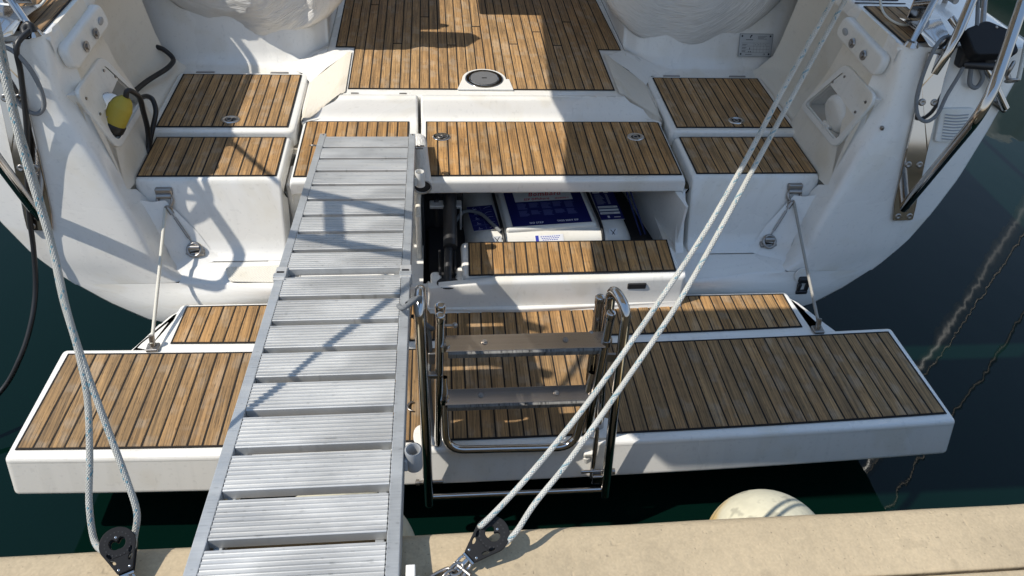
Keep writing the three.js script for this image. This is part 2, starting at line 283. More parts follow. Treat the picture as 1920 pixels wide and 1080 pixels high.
{ // transom quarters and topsides: rows from the deck down, columns from the inner corner round the outer edge to the topsides
  const rows = [], H = []; for (let i = 0; i <= 26; i++) H.push(mix(1.205, 0.385, i / 26));
  for (const h of H) {
    const xc = xC(h), xo = interp(outer, h)[0], zc = zT(h), r = [];
    // the inner face of the coaming above, the side of the well below
    const low = sst(0.66, 0.60, h), xe = mix(1.30 + 0.2 * (h - 0.64), mix(1.17, 1.30, clamp((h - 0.42) / 0.24)), low), ze = h > 0.665 ? zc - 0.10 : mix(zc - 0.10, -2.375 + 0.45 * (0.665 - h), sst(0.69, 0.62, h));
    r.push([xe, h, ze], [mix(xe, xc, 0.5), h, mix(ze, zc, 0.42)], [xc - 0.012, h, zc - 0.030], [xc - 0.003, h, zc - 0.012], [xc + 0.012, h, zc - 0.001]);
    for (const k of [0.12, 0.25, 0.4, 0.55, 0.7, 0.85, 0.95]) r.push([mix(xc, xo, k), h, zc + 0.012 * Math.sin(k * Math.PI) * sst(0.385, 0.5, h)]);
    r.push([xo - 0.012, h, zc - 0.002], [xo, h, zc - 0.014], [xo + 0.002, h - 0.004, zc - 0.06], [xo - 0.01, h - 0.012, zc - 1.0], [xo - 0.10, h + 0.02, zc - 4], [xo - 0.9, h + 0.06, zc - 8]);
    rows.push(r);
  }
  const g = sheet(rows, false);
  const lowRows = []; // below the lip of the well floor
  const lipZ = (x) => mix(-2.062, -2.12, sst(0.75, 1.152, x)), lipH = (x) => mix(0.40, 0.385, sst(0.75, 1.152, x));
  for (let i = 0; i <= 24; i++) {
    const t = i / 24, xi = mix(1.152, 0, t), o = interp([[0, 1.52, 0.385], [0.12, 1.42, 0.31], [0.25, 1.30, 0.24], [0.45, 1.05, 0.17], [0.7, 0.6, 0.13], [1, 0, 0.115]], t), r = [];
    const q = sst(0, 0.1, t); r.push([xi, lipH(xi), lipZ(xi) - 0.012], [xi, lipH(xi) - 0.004 * q, lipZ(xi) - 0.002], [xi, lipH(xi) - 0.016 * q, lipZ(xi) + 0.003 * q]);
    for (const k of [0.25, 0.5, 0.75, 0.95]) r.push([mix(xi, o[0], k), mix(lipH(xi) - 0.016 * q, o[1], k), mix(lipZ(xi) + 0.003 * q, zT(o[1]), k)]);
    r.push([o[0], o[1] - 0.004, zT(o[1]) - 0.012], [o[0] + 0.002, o[1] - 0.014, zT(o[1]) - 0.06], [o[0] - 0.01, o[1] - 0.06, -3.4], [o[0] * 0.92, -0.3, -6.5]);
    lowRows.push(r);
  }
  const g2 = sheet(lowRows, false);
  for (const s of [1, -1]) for (const q of [g, g2]) part('transom', s > 0 ? q : mirror(q), M.gel, Y);
}
{ // side decks: rounded inner and aft edges, teak inlay, carried forward along the cockpit
  const deck = (s) => {
    const pr = [[1.409, 1.15], [1.4095, 1.186], [1.412, 1.197], [1.420, 1.2035], [1.43, 1.205], [1.62, 1.206], [1.90, 1.203], [1.925, 1.200], [1.936, 1.19]];
    const rows = [[-2.372, 1], [-2.376, 0.6], [-2.384, 0.25], [-2.394, 0.06], [-2.41, 0], [-2.9, 0], [-3.6, 0], [-6.5, 0]].map(([z, d]) => pr.map(([x, y]) => [x + (z < -2.5 ? 0.006 : 0), y - 0.012 * d, z]));
    const g = part('side_deck', s > 0 ? sheet(rows, true) : mirror(sheet(rows, true)), M.gel, Y);
    const a = s > 0 ? [1.437, 1.600] : [-1.600, -1.437];
    teak(g, { x0: a[0], x1: a[1], n: 4, front: (x) => -2.40 - 0.30 * Math.max(0, Math.abs(x) - 1.5), back: -2.712, y: 1.2105, tone: 0.95, grey: 0.25 });
    teak(g, { x0: a[0], x1: a[1], n: 4, front: -2.79, back: -3.9, y: 1.2105, tone: 0.95, grey: 0.25 });
    part('deck_seam', slab(rect(s > 0 ? 1.413 : -1.62, s > 0 ? 1.62 : -1.413, -2.756, -2.752), 1.204, 1.2085, 0, 0), M.dark, g);
  };
  deck(1); deck(-1);
}
// inner faces of the coamings, with the shore inlet recess cut through them
const wallX = (h) => 1.30 + 0.2 * (h - 0.64);
const recess = [[-2.600, 1.035], [-2.327, 1.030], [-2.378, 0.783], [-2.733, 0.777]]; // z, h
{
  const inset = (q, d) => { const cz = q.reduce((a, p) => a + p[0], 0) / 4, ch = q.reduce((a, p) => a + p[1], 0) / 4; return q.map(([z, h]) => [z + Math.sign(cz - z) * d, h + Math.sign(ch - h) * d]); };
  for (const s of [1, -1]) {
    const pts = [[-2.69, 1.205, 0.002]]; for (let i = 0; i <= 14; i++) { const h = mix(1.205, 0.66, i / 14); pts.push([zT(h) - 0.098, h, 0.001]); } pts.push([-2.40, 0.645, 0.001], [-2.745, 0.645, 0.002], [-2.725, 0.80, 0.002], [-2.685, 0.96, 0.002]);
    const sh = roundShape(pts, 0.002); const hole = roundShape(inset(recess, 0.016), 0.035); sh.holes.push(new THREE.Path(hole.getPoints(5)));
    const put = (g) => { const p = g.attributes.position; for (let i = 0; i < p.count; i++) { const z = p.getX(i), h = p.getY(i), o = p.getZ(i); p.setXYZ(i, s * (wallX(h) + 0.0005 - o * (1)), h, z); } if (s < 0) { } return dbl(boxUV(g)); };
    const face = part('coaming_face', put(new THREE.ExtrudeGeometry(sh, { depth: 0.02, bevelEnabled: false, curveSegments: 6 }).translate(0, 0, -0.02)), M.gelWarm, Y);
    // rim standing proud of the face, and the box behind it
    const rim = roundShape(recess, 0.045); rim.holes.push(new THREE.Path(roundShape(inset(recess, 0.020), 0.032).getPoints(6)));
    const rec = part('shore_inlet', put(new THREE.ExtrudeGeometry(rim, { depth: 0.006, bevelEnabled: true, bevelSize: 0.004, bevelThickness: 0.004, bevelOffset: -0.004, bevelSegments: 2, curveSegments: 6 })), M.whitePlastic, Y);
    const r4 = inset(recess, 0.017), deep = 0.085, at = (z, h, o) => [s * (wallX(h) + o), h, z];
    const rows = [[], [], [], []]; for (let i = 0; i <= 4; i++) { const [z, h] = r4[i % 4]; rows[0].push(at(z, h, 0.0)); rows[1].push(at(z, h, deep)); }
    part('recess_box', dbl(boxUV(sheet([rows[0], rows[1]]))), M.gel, rec);
    part('recess_back', dbl(boxUV(sheet([[at(...r4[0], deep), at(...r4[1], deep)], [at(...r4[3], deep), at(...r4[2], deep)]]))), M.gel, rec);
    // cover plate with four screws over the upper part
    const lerpP = (a, b, t) => [mix(a[0], b[0], t), mix(a[1], b[1], t)];
    const i2 = inset(recess, 0.024), pl = s > 0 ? [i2[0], i2[1], lerpP(i2[1], i2[2], 0.42), lerpP(i2[0], i2[3], 0.38)] : [i2[0], i2[1], lerpP(i2[1], i2[2], 0.52), lerpP(i2[0], i2[3], 0.38)];
    part('cover_plate', put(new THREE.ExtrudeGeometry(roundShape(pl, 0.006), { depth: 0.004, bevelEnabled: true, bevelSize: 0.002, bevelThickness: 0.002, bevelOffset: -0.002, bevelSegments: 1 }).translate(0, 0, 0.001)), M.whitePlastic, rec);
    const i3 = inset(pl, 0.016); for (const [z, h] of i3) part('screw', (() => { const g = new THREE.CylinderGeometry(0.005, 0.0055, 0.004, 10); g.rotateZ(Math.PI / 2); g.translate(s * (wallX(h) - 0.008), h, z); return g; })(), M.steelDull, rec);
    if (s > 0) { // closed inlet cap
      const c = [-2.515, 0.862]; const dome = new THREE.LatheGeometry([[0, 0.034], [0.045, 0.032], [0.062, 0.026], [0.072, 0.012], [0.073, 0], [0.073, -0.012]].map((p) => new THREE.Vector2(...p)), 36); dome.scale(1, 1.1, 1.2); dome.rotateZ(Math.PI / 2 + 0.2); dome.translate(wallX(c[1]) + 0.030, c[1], c[0]);
      part('inlet_cap', dome, M.whitePlastic, rec);
      part('hinge_tab', box(wallX(0.82) + 0.0, wallX(0.82) + 0.03, 0.80, 0.815, -2.55, -2.50), M.whitePlastic, rec);
    } else { // open inlet: steel flap and socket the plug is pushed into
      const f = new THREE.LatheGeometry([[0, 0.006], [0.034, 0.006], [0.038, 0], [0.034, -0.006], [0, -0.006]].map((p) => new THREE.Vector2(...p)), 28); f.rotateX(Math.PI / 2 - 0.3); f.rotateY(0.7); f.translate(-wallX(0.92) + 0.015, 0.915, -2.475); part('inlet_flap', f, M.steel, rec);
      part('flap_hinge', merge([rod([-wallX(0.87) - 0.01, 0.872, -2.50], [-wallX(0.87) - 0.0, 0.88, -2.43], 0.008), box(-wallX(0.86) - 0.03, -wallX(0.86) + 0.005, 0.855, 0.885, -2.48, -2.445)]), M.steelDull, rec);
      part('socket_plate', box(-wallX(0.83) - 0.05, -wallX(0.83) - 0.01, 0.79, 0.875, -2.53, -2.405, 0.006), M.steelDull, rec);
    }
    // raised fairlead pad with slot and two bolt heads
    const cap = roundShape([[-2.745, 1.165], [-2.745, 1.085], [-2.385, 1.075], [-2.385, 1.155]], 0.038);
    const pill = part('fairlead_pad', put(new THREE.ExtrudeGeometry(cap, { depth: 0.012, bevelEnabled: true, bevelSize: 0.012, bevelThickness: 0.012, bevelOffset: -0.012, bevelSegments: 4, curveSegments: 8 })), M.whitePlastic, Y);
    for (const [z, h] of [[-2.60, 1.112], [-2.50, 1.110]]) part('bolt', (() => { const g = mergeGeometries([new THREE.CylinderGeometry(0.017, 0.019, 0.006, 16), new THREE.CylinderGeometry(0.009, 0.010, 0.016, 6)]); g.rotateZ(Math.PI / 2); g.translate(s * (wallX(h) - 0.028), h, z); return g; })(), M.steelDull, pill);
    part('slot', (() => { const g = new THREE.SphereGeometry(0.016, 16, 10); g.scale(0.3, 0.8, 1.4); g.translate(s * (wallX(1.12) - 0.0245), 1.122, -2.68); return g; })(), M.greyPlastic, pill);
  }
}
{ // boat's quarters forward of the coaming faces: outboard lockers, coved seat side, back wall under the wheels
  for (const s of [1, -1]) {
    const prof = [[1.325, 0.640], [1.335, 0.672], [1.36, 0.688], [1.42, 0.715], [1.452, 0.75], [1.468, 0.82], [1.49, 1.0], [1.515, 1.19]];
    const zs = [-2.60, -2.745, -2.9, -3.06, -3.16, -3.215, -3.25];
    const rows = zs.map((z) => prof.map(([x, y]) => { const c = sst(-3.05, -3.26, z); return [s * (x - 0.06 * c * c * (x > 1.4 ? 1 : 0.4)), y + 0.01 * c, z]; }));
    part('locker_side', dbl(sheet(rows, s > 0)), M.gelWarm, Y);
    // back wall: coved foot, leaning forward with height, turning forward at its inboard end along the cockpit
    const bp = [[0.662, -3.190], [0.676, -3.215], [0.684, -3.245], [0.70, -3.272], [0.735, -3.295], [0.80, -3.318], [0.95, -3.365], [1.15, -3.43], [1.45, -3.52]];
    const cols = [1.36, 1.2, 1.0, 0.9, 0.80, 0.745, 0.715, 0.700, 0.694];
    const rw = bp.map(([h, z], i) => { const r = cols.map((x, j) => { const t = sst(0.86, 0.694, x); return [s * (x + 0.012 * (h - 0.7)), h + (i < 3 ? 0.055 * t : 0), z - 0.10 * t * t]; }); r.push([s * (0.690 + 0.014 * (h - 0.7)), h + (i < 3 ? 0.06 : 0), -3.50], [s * (0.687 + 0.02 * (h - 0.7)), h + (i < 3 ? 0.06 : 0), -4.6]); r.unshift([s * 1.60, h, z + 0.0], [s * 1.44, h, z]); return r; });
    part('seat_back', dbl(sheet(rw, s < 0)), M.gel, Y);
  }
  const plate = canvasTex(512, 320, (c, w, h) => {
    c.fillStyle = '#b9bbbb'; c.fillRect(0, 0, w, h); c.strokeStyle = '#3b3c40'; c.fillStyle = '#33353a'; c.lineWidth = 4; c.strokeRect(5, 5, w - 10, h - 10);
    for (const [x, y] of [[40, 36], [w - 40, 36], [40, h - 36], [w - 40, h - 36]]) { c.beginPath(); c.arc(x, y, 14, 0, 7); c.fill(); }
    c.fillStyle = '#1d2030'; c.beginPath(); c.ellipse(176, 40, 13, 26, 0.5, 0, 7); c.fill(); c.fillStyle = '#b9bbbb'; c.beginPath(); c.ellipse(184, 50, 8, 18, 0.5, 0, 7); c.fill();
    c.fillStyle = '#33353a'; c.fillRect(100, 82, 110, 8);
    for (let i = 0; i < 4; i++) { c.fillRect(280, 34 + i * 13, 140 - (i % 3) * 24, 4); }
    c.lineWidth = 2; for (let i = 0; i < 4; i++) { c.beginPath(); c.moveTo(40, 130 + i * 44); c.lineTo(w - 40, 130 + i * 44); c.stroke(); } for (let i = 0; i < 5; i++) { c.beginPath(); c.moveTo(230 + i * 50, 130); c.lineTo(230 + i * 50, 262); c.stroke(); }
    c.font = 'bold 20px sans-serif'; ['A', 'B', 'C', 'D'].forEach((t, i) => c.fillText(t, 248 + i * 50, 160)); for (let i = 0; i < 3; i++) { c.fillRect(50, 146 + i * 44, 80 - i * 10, 5); c.fillRect(50, 158 + i * 44, 56, 5); } c.beginPath(); c.arc(170, 200, 6, 0, 7); c.fill(); c.fillRect(166, 206, 8, 18); c.fillRect(150, 244, 12, 14); c.fillRect(176, 246, 20, 12);
    c.font = 'bold 30px sans-serif'; c.fillText('CE', w - 130, h - 22); c.fillRect(110, h - 34, 100, 6);
  });
  const g = new THREE.BoxGeometry(0.165, 0.105, 0.003); g.rotateX(-0.42); g.translate(1.318, 0.787, -3.306);
  part('builder_plate', g, [M.greyPlastic, M.greyPlastic, M.greyPlastic, M.greyPlastic, std({ map: plate, roughness: 0.4, metalness: 0.3 }), M.greyPlastic], Y);
}
// cockpit sole, laid in long teak with butt joints, drain, white margin and the two side ramps
const latch = (x, y, z, parent, turn = 0) => {
  const m = new THREE.LatheGeometry([[0, 0.0015], [0.021, 0.0015], [0.023, 0.0035], [0.031, 0.004], [0.0345, 0.002], [0.035, -0.002]].map((p) => new THREE.Vector2(...p)), 32); m.scale(1.05, 1, 0.85); m.translate(x, y + 0.001, z);
  const l = part('latch', m, M.steel, parent);
  const d = new THREE.CylinderGeometry(0.012, 0.012, 0.002, 18), e = d.clone(); d.scale(1, 1, 0.8); d.translate(-0.009, 0, -0.004); e.scale(0.75, 1, 0.75); e.translate(0.012, 0, 0.003); const w = mergeGeometries([d, e]); w.rotateY(turn); w.translate(x, y + 0.0035, z); part('finger_hole', w, M.dark, l);
  const t = new THREE.TorusGeometry(0.010, 0.0022, 6, 18); t.rotateX(Math.PI / 2); t.translate(-0.006, 0.006, 0.004); t.rotateY(turn); t.translate(x, y, z); part('latch_ring', t, M.steelDull, l);
};
{
  const base = part('cockpit_sole', slab([[-0.605, -2.888], [0.605, -2.888], [0.612, -3.30], [0.70, -3.33], [0.695, -4.8], [-0.695, -4.8], [-0.70, -3.33], [-0.612, -3.30]], 0.55, 0.731, 0.014, 0.02), M.gel, Y);
  const cuts = []; const cd = [[3, .62], [6, .16], [4, .52], [9, .55], [12, .14], [13, .56], [18, .55], [21, .3], [23, .55], [24, .22], [27, .5]];
  teak(base, { x0: -0.570, x1: 0.566, n: 27, front: -2.950, back: -4.75, y: 0.7365, grey: 0.85, tone: 1.26, cuts: [[4, .245], [10, .24], [17, .25], [22, .245], [7, .42], [1, .5], [13, .36], [20, .33], [24, .40], [15, .6]] });
  teak(base, { x0: -0.657, x1: -0.5725, n: 2, front: -3.356, back: -4.75, x0b: -0.657, x1b: -0.5725, y: 0.7365, grey: 0.85, tone: 1.26, border: 0.005, corner: 0.004 });
  teak(base, { x0: 0.5685, x1: 0.674, n: 2, front: -3.356, back: -4.75, x0b: 0.5685, x1b: 0.640, y: 0.7365, grey: 0.85, tone: 1.26, border: 0.005, corner: 0.004 });
  // drain in a white tongue
  const tongue = new THREE.Shape(); tongue.moveTo(-0.115, -2.935); tongue.lineTo(0.125, -2.935); tongue.lineTo(0.115, -3.03); tongue.absarc(0.005, -3.03, 0.096, 0, -Math.PI, true); tongue.lineTo(-0.115, -2.935);
  const tg = new THREE.ExtrudeGeometry(tongue, { depth: 0.004, bevelEnabled: true, bevelSize: 0.003, bevelThickness: 0.002, bevelOffset: -0.003, bevelSegments: 2, curveSegments: 24 });
  const flat = (g, y) => { g.rotateX(Math.PI / 2); g.translate(0, y, 0); return dbl(boxUV(g)); };
  part('drain_surround', flat(tg, 0.7395), M.gel, base);
  const dr = new THREE.LatheGeometry([[0, 0.002], [0.060, 0.0025], [0.062, 0.001], [0.064, 0.001], [0.066, 0.0035], [0.078, 0.004], [0.084, 0.002], [0.085, -0.001]].map((p) => new THREE.Vector2(...p)), 48); dr.translate(0.005, 0.741, -3.030);
  const drain = part('deck_drain', dr, M.steel, base);
  part('drain_cover', (() => { const g = new THREE.CylinderGeometry(0.060, 0.060, 0.002, 40); g.translate(0.005, 0.7445, -3.030); return g; })(), std({ color: lin(0.22, 0.22, 0.225), roughness: 0.5, metalness: 0.5, bumpMap: rep(fineBump, 1, 1), bumpScale: 0.001 }), drain);
  part('key_slot', box(-0.006, 0.016, 0.7448, 0.7468, -3.034, -3.026, 0.002), M.dark, drain);
  for (const s of [1, -1]) { // ramps down to the seats
    const rw = [[[0.585, 0.7375, -3.300], [0.584, 0.7375, -2.915]], [[0.605, 0.737, -3.285], [0.604, 0.737, -2.900]], [[0.622, 0.730, -3.262], [0.622, 0.730, -2.880]], [[0.742, 0.690, -3.115], [0.742, 0.690, -2.79]], [[0.756, 0.680, -3.10], [0.756, 0.680, -2.775]], [[0.760, 0.60, -3.10], [0.760, 0.60, -2.77]]];
    const g = sheet(rw.map((r) => r.map(([x, y, z]) => [s * x, y, z]).concat([[s * r[1][0], Math.min(0.60, r[1][1] - 0.08), r[1][2] + 0.003]])), s < 0);
    part('side_ramp', dbl(g), M.pebble, Y);
    part('ramp_base', slab([[s * 0.55, -2.86], [s * 0.755, -2.775], [s * 0.80, -3.22], [s * 0.60, -3.32]], 0.50, 0.6715, 0.004, 0.004), M.gel, Y);
    const c = part('ramp_fillet', dbl(sheet([[[s * 0.60, 0.737, -3.28], [s * 0.64, 0.735, -3.31], [s * 0.70, 0.735, -3.36]], [[s * 0.69, 0.708, -3.19], [s * 0.74, 0.712, -3.24], [s * 0.80, 0.712, -3.29]], [[s * 0.756, 0.681, -3.10], [s * 0.80, 0.682, -3.19], [s * 0.88, 0.684, -3.245]]], s > 0)), M.gel, Y);
  }
}
// the two aft seat lids, running up as a riser to the cockpit sole
const lidGeo = (xa, xb, flareA, flareB) => {
  const prof = [[0.725, -2.900, 0], [0.7335, -2.895, 0], [0.737, -2.880, 0], [0.7365, -2.865, 0.02], [0.727, -2.853, 0.12], [0.690, -2.829, 0.75], [0.674, -2.816, 0.97], [0.667, -2.800, 1], [0.665, -2.780, 1], [0.665, -2.60, 1], [0.665, -2.38, 1], [0.663, -2.366, 1], [0.657, -2.359, 1], [0.648, -2.357, 1], [0.612, -2.357, 1], [0.605, -2.360, 1], [0.604, -2.370, 1], [0.604, -2.46, 1]];
  const rows = prof.map(([h, z, f]) => { const a = xa + flareA * (1 - f), b = xb - flareB * (1 - f), e = 0.010; return [[a + 0.001, h - 0.045, z], [a, h - 0.012, z], [a + 0.003, h - 0.004, z], [a + e, h, z], [mix(a, b, 0.33), h, z], [mix(a, b, 0.66), h, z], [b - e, h, z], [b - 0.003, h - 0.004, z], [b, h - 0.012, z], [b - 0.001, h - 0.045, z]]; });
  return sheet(rows, false);
};
{
  const L = part('seat_lid', lidGeo(-0.752, -0.283, 0.14, 0), M.gel, Y, 'narrower white seat lid beneath the gangway end');
  teak(L, { x0: -0.735, x1: -0.325, n: 10, front: -2.388, back: -2.782, x0b: -0.732, x1b: -0.325, y: 0.670, tone: 1.15 });
  const R = part('seat_lid', lidGeo(-0.271, 0.752, 0, 0.14), M.gel, Y, 'wide white seat lid over the life raft');
  teak(R, { x0: -0.245, x1: 0.735, n: 24, front: -2.388, back: -2.782, y: 0.670, tone: 1.15 });
  latch(-0.188, 0.670, -2.66, R, 0.2); latch(0.615, 0.670, -2.66, R, 0.6);
  for (const x of [-0.545, -0.345]) part('hinge', box(x - 0.016, x + 0.016, 0.729, 0.7345, -2.912, -2.904, 0.002), M.steelDull, L);
}
// four quarter hatches, each pair on its own moulded box
for (const s of [1, -1]) {
  const fx = (a, b) => (s > 0 ? [a, b] : [-b, -a]);
  let [a, b] = fx(0.768, 1.332);
  const up = part('seat_hatch', slab(rect(a, b, -3.186, -2.678), 0.610, 0.685, 0.012, 0.03), M.gel, Y, s > 0 ? 'larger right hand hatch lid' : 'larger left hand hatch lid');
  [a, b] = fx(0.804, 1.300); teak(up, { x0: a, x1: b, n: 12, front: -2.713, back: -3.155, y: 0.690, grey: 0.85, tone: 1.16, corner: 0.03 });
  latch(s > 0 ? 1.075 : -1.03, 0.690, -2.76, up, 0.3);
  for (const x of [0.90, 1.22]) part('hinge', box(s * x - 0.04, s * x + 0.04, 0.672, 0.684, -3.199, -3.188, 0.003), M.steelDull, up);
  [a, b] = fx(0.783, 1.302);
  // the lower one is the top of a box whose front runs down into the well
  const prof = [[0.55, -2.672], [0.656, -2.671], [0.664, -2.664], [0.6655, -2.652], [0.6655, -2.395], [0.6635, -2.381], [0.656, -2.373], [0.645, -2.368], [0.55, -2.325], [0.46, -2.285], [0.425, -2.266], [0.408, -2.248], [0.400, -2.222]];
  const rows = prof.map(([h, z]) => { const e = 0.012, d = [[-0.003, -0.05], [0, -0.012], [0.0035, -0.0035], [e, 0]]; const lo = h < 0.64 ? 1 : 0; const l = d.map(([dx, dy]) => [s * (0.783 + dx), h + (lo ? 0 : dy), z - (lo ? -dy * 0.6 + (dy < -0.02 ? 0.06 : 0) : 0)]), r = d.slice().reverse().map(([dx, dy]) => [s * (1.302 - dx + (lo ? -0.10 * clamp((0.60 - h) / 0.2) : 0)), h + (lo ? 0 : dy), z - (lo ? -dy * 0.6 + (dy < -0.02 ? 0.06 : 0) : 0)]); return [...l, [s * 0.95, h, z], [s * 1.12, h, z], ...r]; });
  const low = part('locker_box', dbl(sheet(rows, s < 0)), M.gel, Y, s > 0 ? 'right hand locker box below the hatch' : 'left hand locker box below the hatch');
  [a, b] = fx(0.806, 1.292); teak(low, { x0: a, x1: b, n: 11, front: -2.394, back: -2.662 + 0.004, y: 0.670, grey: 0.6, tone: 1.16, border: 0.005, corner: 0.03 });
  // padeye, rigging screw and the stay that carries the platform
  const pad = part('padeye', merge([box(s * 1.203 - 0.030, s * 1.203 + 0.030, 0.612, 0.640, -2.366, -2.345, 0.006), (() => { const t = new THREE.TorusGeometry(0.026, 0.0065, 8, 18); t.rotateX(-0.5); t.translate(s * 1.203, 0.596, -2.338); return t; })(), rod([s * 1.203 - 0.026, 0.612, -2.343], [s * 1.203 + 0.026, 0.612, -2.343], 0.010)]), M.steelDull, Y);
  const e0 = [s * 1.196, 0.580, -2.325], e1 = [s * 1.118, 0.448, -2.262], P = (t) => e0.map((q, i) => mix(q, e1[i], t));
  const rs = part('rigging_screw', merge([rod(P(0), P(1), 0.0028), rod(P(0.28), P(0.82), 0.0052), rod(P(0.02), P(0.2), 0.009, 8), (() => { const t = new THREE.TorusGeometry(0.012, 0.004, 6, 14); t.translate(...P(0.06)); return t; })()]), M.steelDull, Y);
  part('padeye', merge([box(s * 1.115 - 0.034, s * 1.115 + 0.034, 0.412, 0.428, -2.268, -2.236, 0.005), (() => { const t = new THREE.TorusGeometry(0.024, 0.0065, 8, 18); t.rotateX(-0.7); t.translate(s * 1.115, 0.436, -2.248); return t; })(), rod([s * 1.115 - 0.02, 0.444, -2.252], [s * 1.115 + 0.02, 0.444, -2.252], 0.010)]), M.steelDull, Y);
  part('platform_stay', tube([[s * 1.203, 0.575, -2.325], [s * 1.190, 0.47, -2.08], [s * 1.175, 0.372, -1.826]], s > 0 ? 0.0058 : 0.0062, 30, 8), s > 0 ? M.wire : M.whiteWire, Y);
  part('stay_toggle', merge([rod([s * 1.175, 0.355, -1.826], [s * 1.175, 0.395, -1.845], 0.010, 8), box(s * 1.175 - 0.02, s * 1.175 + 0.02, 0.350, 0.362, -1.845, -1.808)]), M.steelDull, Y);
}
{ // well: floor with moulded diamonds, inner walls, raft locker
  const lipZ = (x) => mix(-2.074, -2.132, sst(0.75, 1.152, Math.abs(x))), lipH = (x) => mix(0.40, 0.385, sst(0.75, 1.152, Math.abs(x)));
  for (const s of [1, -1]) {
    const xs = [s > 0 ? 0.70 : 0.268, 0.75, 0.85, 0.95, 1.03, 1.09, 1.152], rows = xs.map((x) => [[s * x, lipH(x), lipZ(x)], [s * x, 0.3985, mix(lipZ(x), -2.24, 0.4)], [s * x, 0.399, x > 0.78 ? -2.222 : -2.30], [s * x, x > 0.78 ? 0.40 : 0.399, x > 0.78 ? -2.215 : -2.5]]);
    part('well_floor', dbl(sheet(rows, s > 0)), M.gel, Y);
    // cove between floor, box front and the side
    part('well_side', dbl(sheet([[[s * 1.20, 0.60, -2.335], [s * 1.24, 0.60, -2.325], [s * 1.288, 0.62, -2.31]], [[s * 1.10, 0.48, -2.292], [s * 1.17, 0.47, -2.27], [s * 1.205, 0.46, -2.235]], [[s * 1.06, 0.42, -2.262], [s * 1.13, 0.413, -2.235], [s * 1.180, 0.405, -2.19]], [[s * 1.02, 0.402, -2.235], [s * 1.09, 0.398, -2.20], [s * 1.152, 0.387, -2.135]]], s < 0)), M.gel, Y);
    if (s < 0) part('non_skid_panel', slab([[s * 0.72, -2.195], [s * 1.00, -2.185], [s * 0.97, -2.105], [s * 0.72, -2.090]], 0.3985, 0.4025, 0.0015, 0.02), M.skid, Y);
  }
  part('locker_wall', box(-0.785, -0.275, 0.36, 0.606, -2.56, -2.42, 0.01), M.gel, Y);
  part('locker_wall', box(-0.292, -0.272, 0.30, 0.606, -2.90, -2.215, 0.008), M.gelWarm, Y);
  { const sh = roundShape([[-2.95, 0.602], [-2.372, 0.602], [-2.335, 0.56], [-2.262, 0.42], [-2.225, 0.39], [-2.225, 0.30], [-2.95, 0.30]], 0.01), g = new THREE.ExtrudeGeometry(sh, { depth: 0.028, bevelEnabled: true, bevelSize: 0.003, bevelThickness: 0.003, bevelSegments: 2 }); g.rotateY(-Math.PI / 2); g.translate(0.762, 0, 0); part('locker_wall', boxUV(g), M.gel, Y); }
  part('locker_wall', slab([[0.615, -2.95], [0.738, -2.262], [0.748, -2.262], [0.748, -2.95]], 0.29, 0.603, 0.002, 0.002), M.gel, Y);
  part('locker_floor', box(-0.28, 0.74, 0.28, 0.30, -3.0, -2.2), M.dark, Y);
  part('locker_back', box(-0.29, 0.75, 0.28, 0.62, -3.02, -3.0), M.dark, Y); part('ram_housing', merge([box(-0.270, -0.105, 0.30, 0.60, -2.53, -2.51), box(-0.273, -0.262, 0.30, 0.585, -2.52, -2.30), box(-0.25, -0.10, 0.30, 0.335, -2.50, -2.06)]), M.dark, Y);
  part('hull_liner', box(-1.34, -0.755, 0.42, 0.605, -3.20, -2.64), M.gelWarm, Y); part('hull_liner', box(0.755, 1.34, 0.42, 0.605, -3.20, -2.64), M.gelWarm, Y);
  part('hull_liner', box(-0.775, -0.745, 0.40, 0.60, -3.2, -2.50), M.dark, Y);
  // flange and black strap on the right quarter
  const fl = new THREE.CylinderGeometry(0.032, 0.034, 0.006, 28); fl.rotateX(Math.PI / 2 - 0.3); fl.translate(1.222, 0.372, -2.108);
  const f = part('drain_flange', fl, M.whitePlastic, Y);
  part('drain_plug', merge([box(1.205, 1.247, 0.346, 0.372, -2.112, -2.088, 0.008), box(1.205, 1.219, 0.306, 0.350, -2.098, -2.080, 0.005), box(1.238, 1.250, 0.312, 0.356, -2.098, -2.080, 0.005), box(1.203, 1.252, 0.298, 0.316, -2.096, -2.078, 0.006)]), M.plastic, f);
}
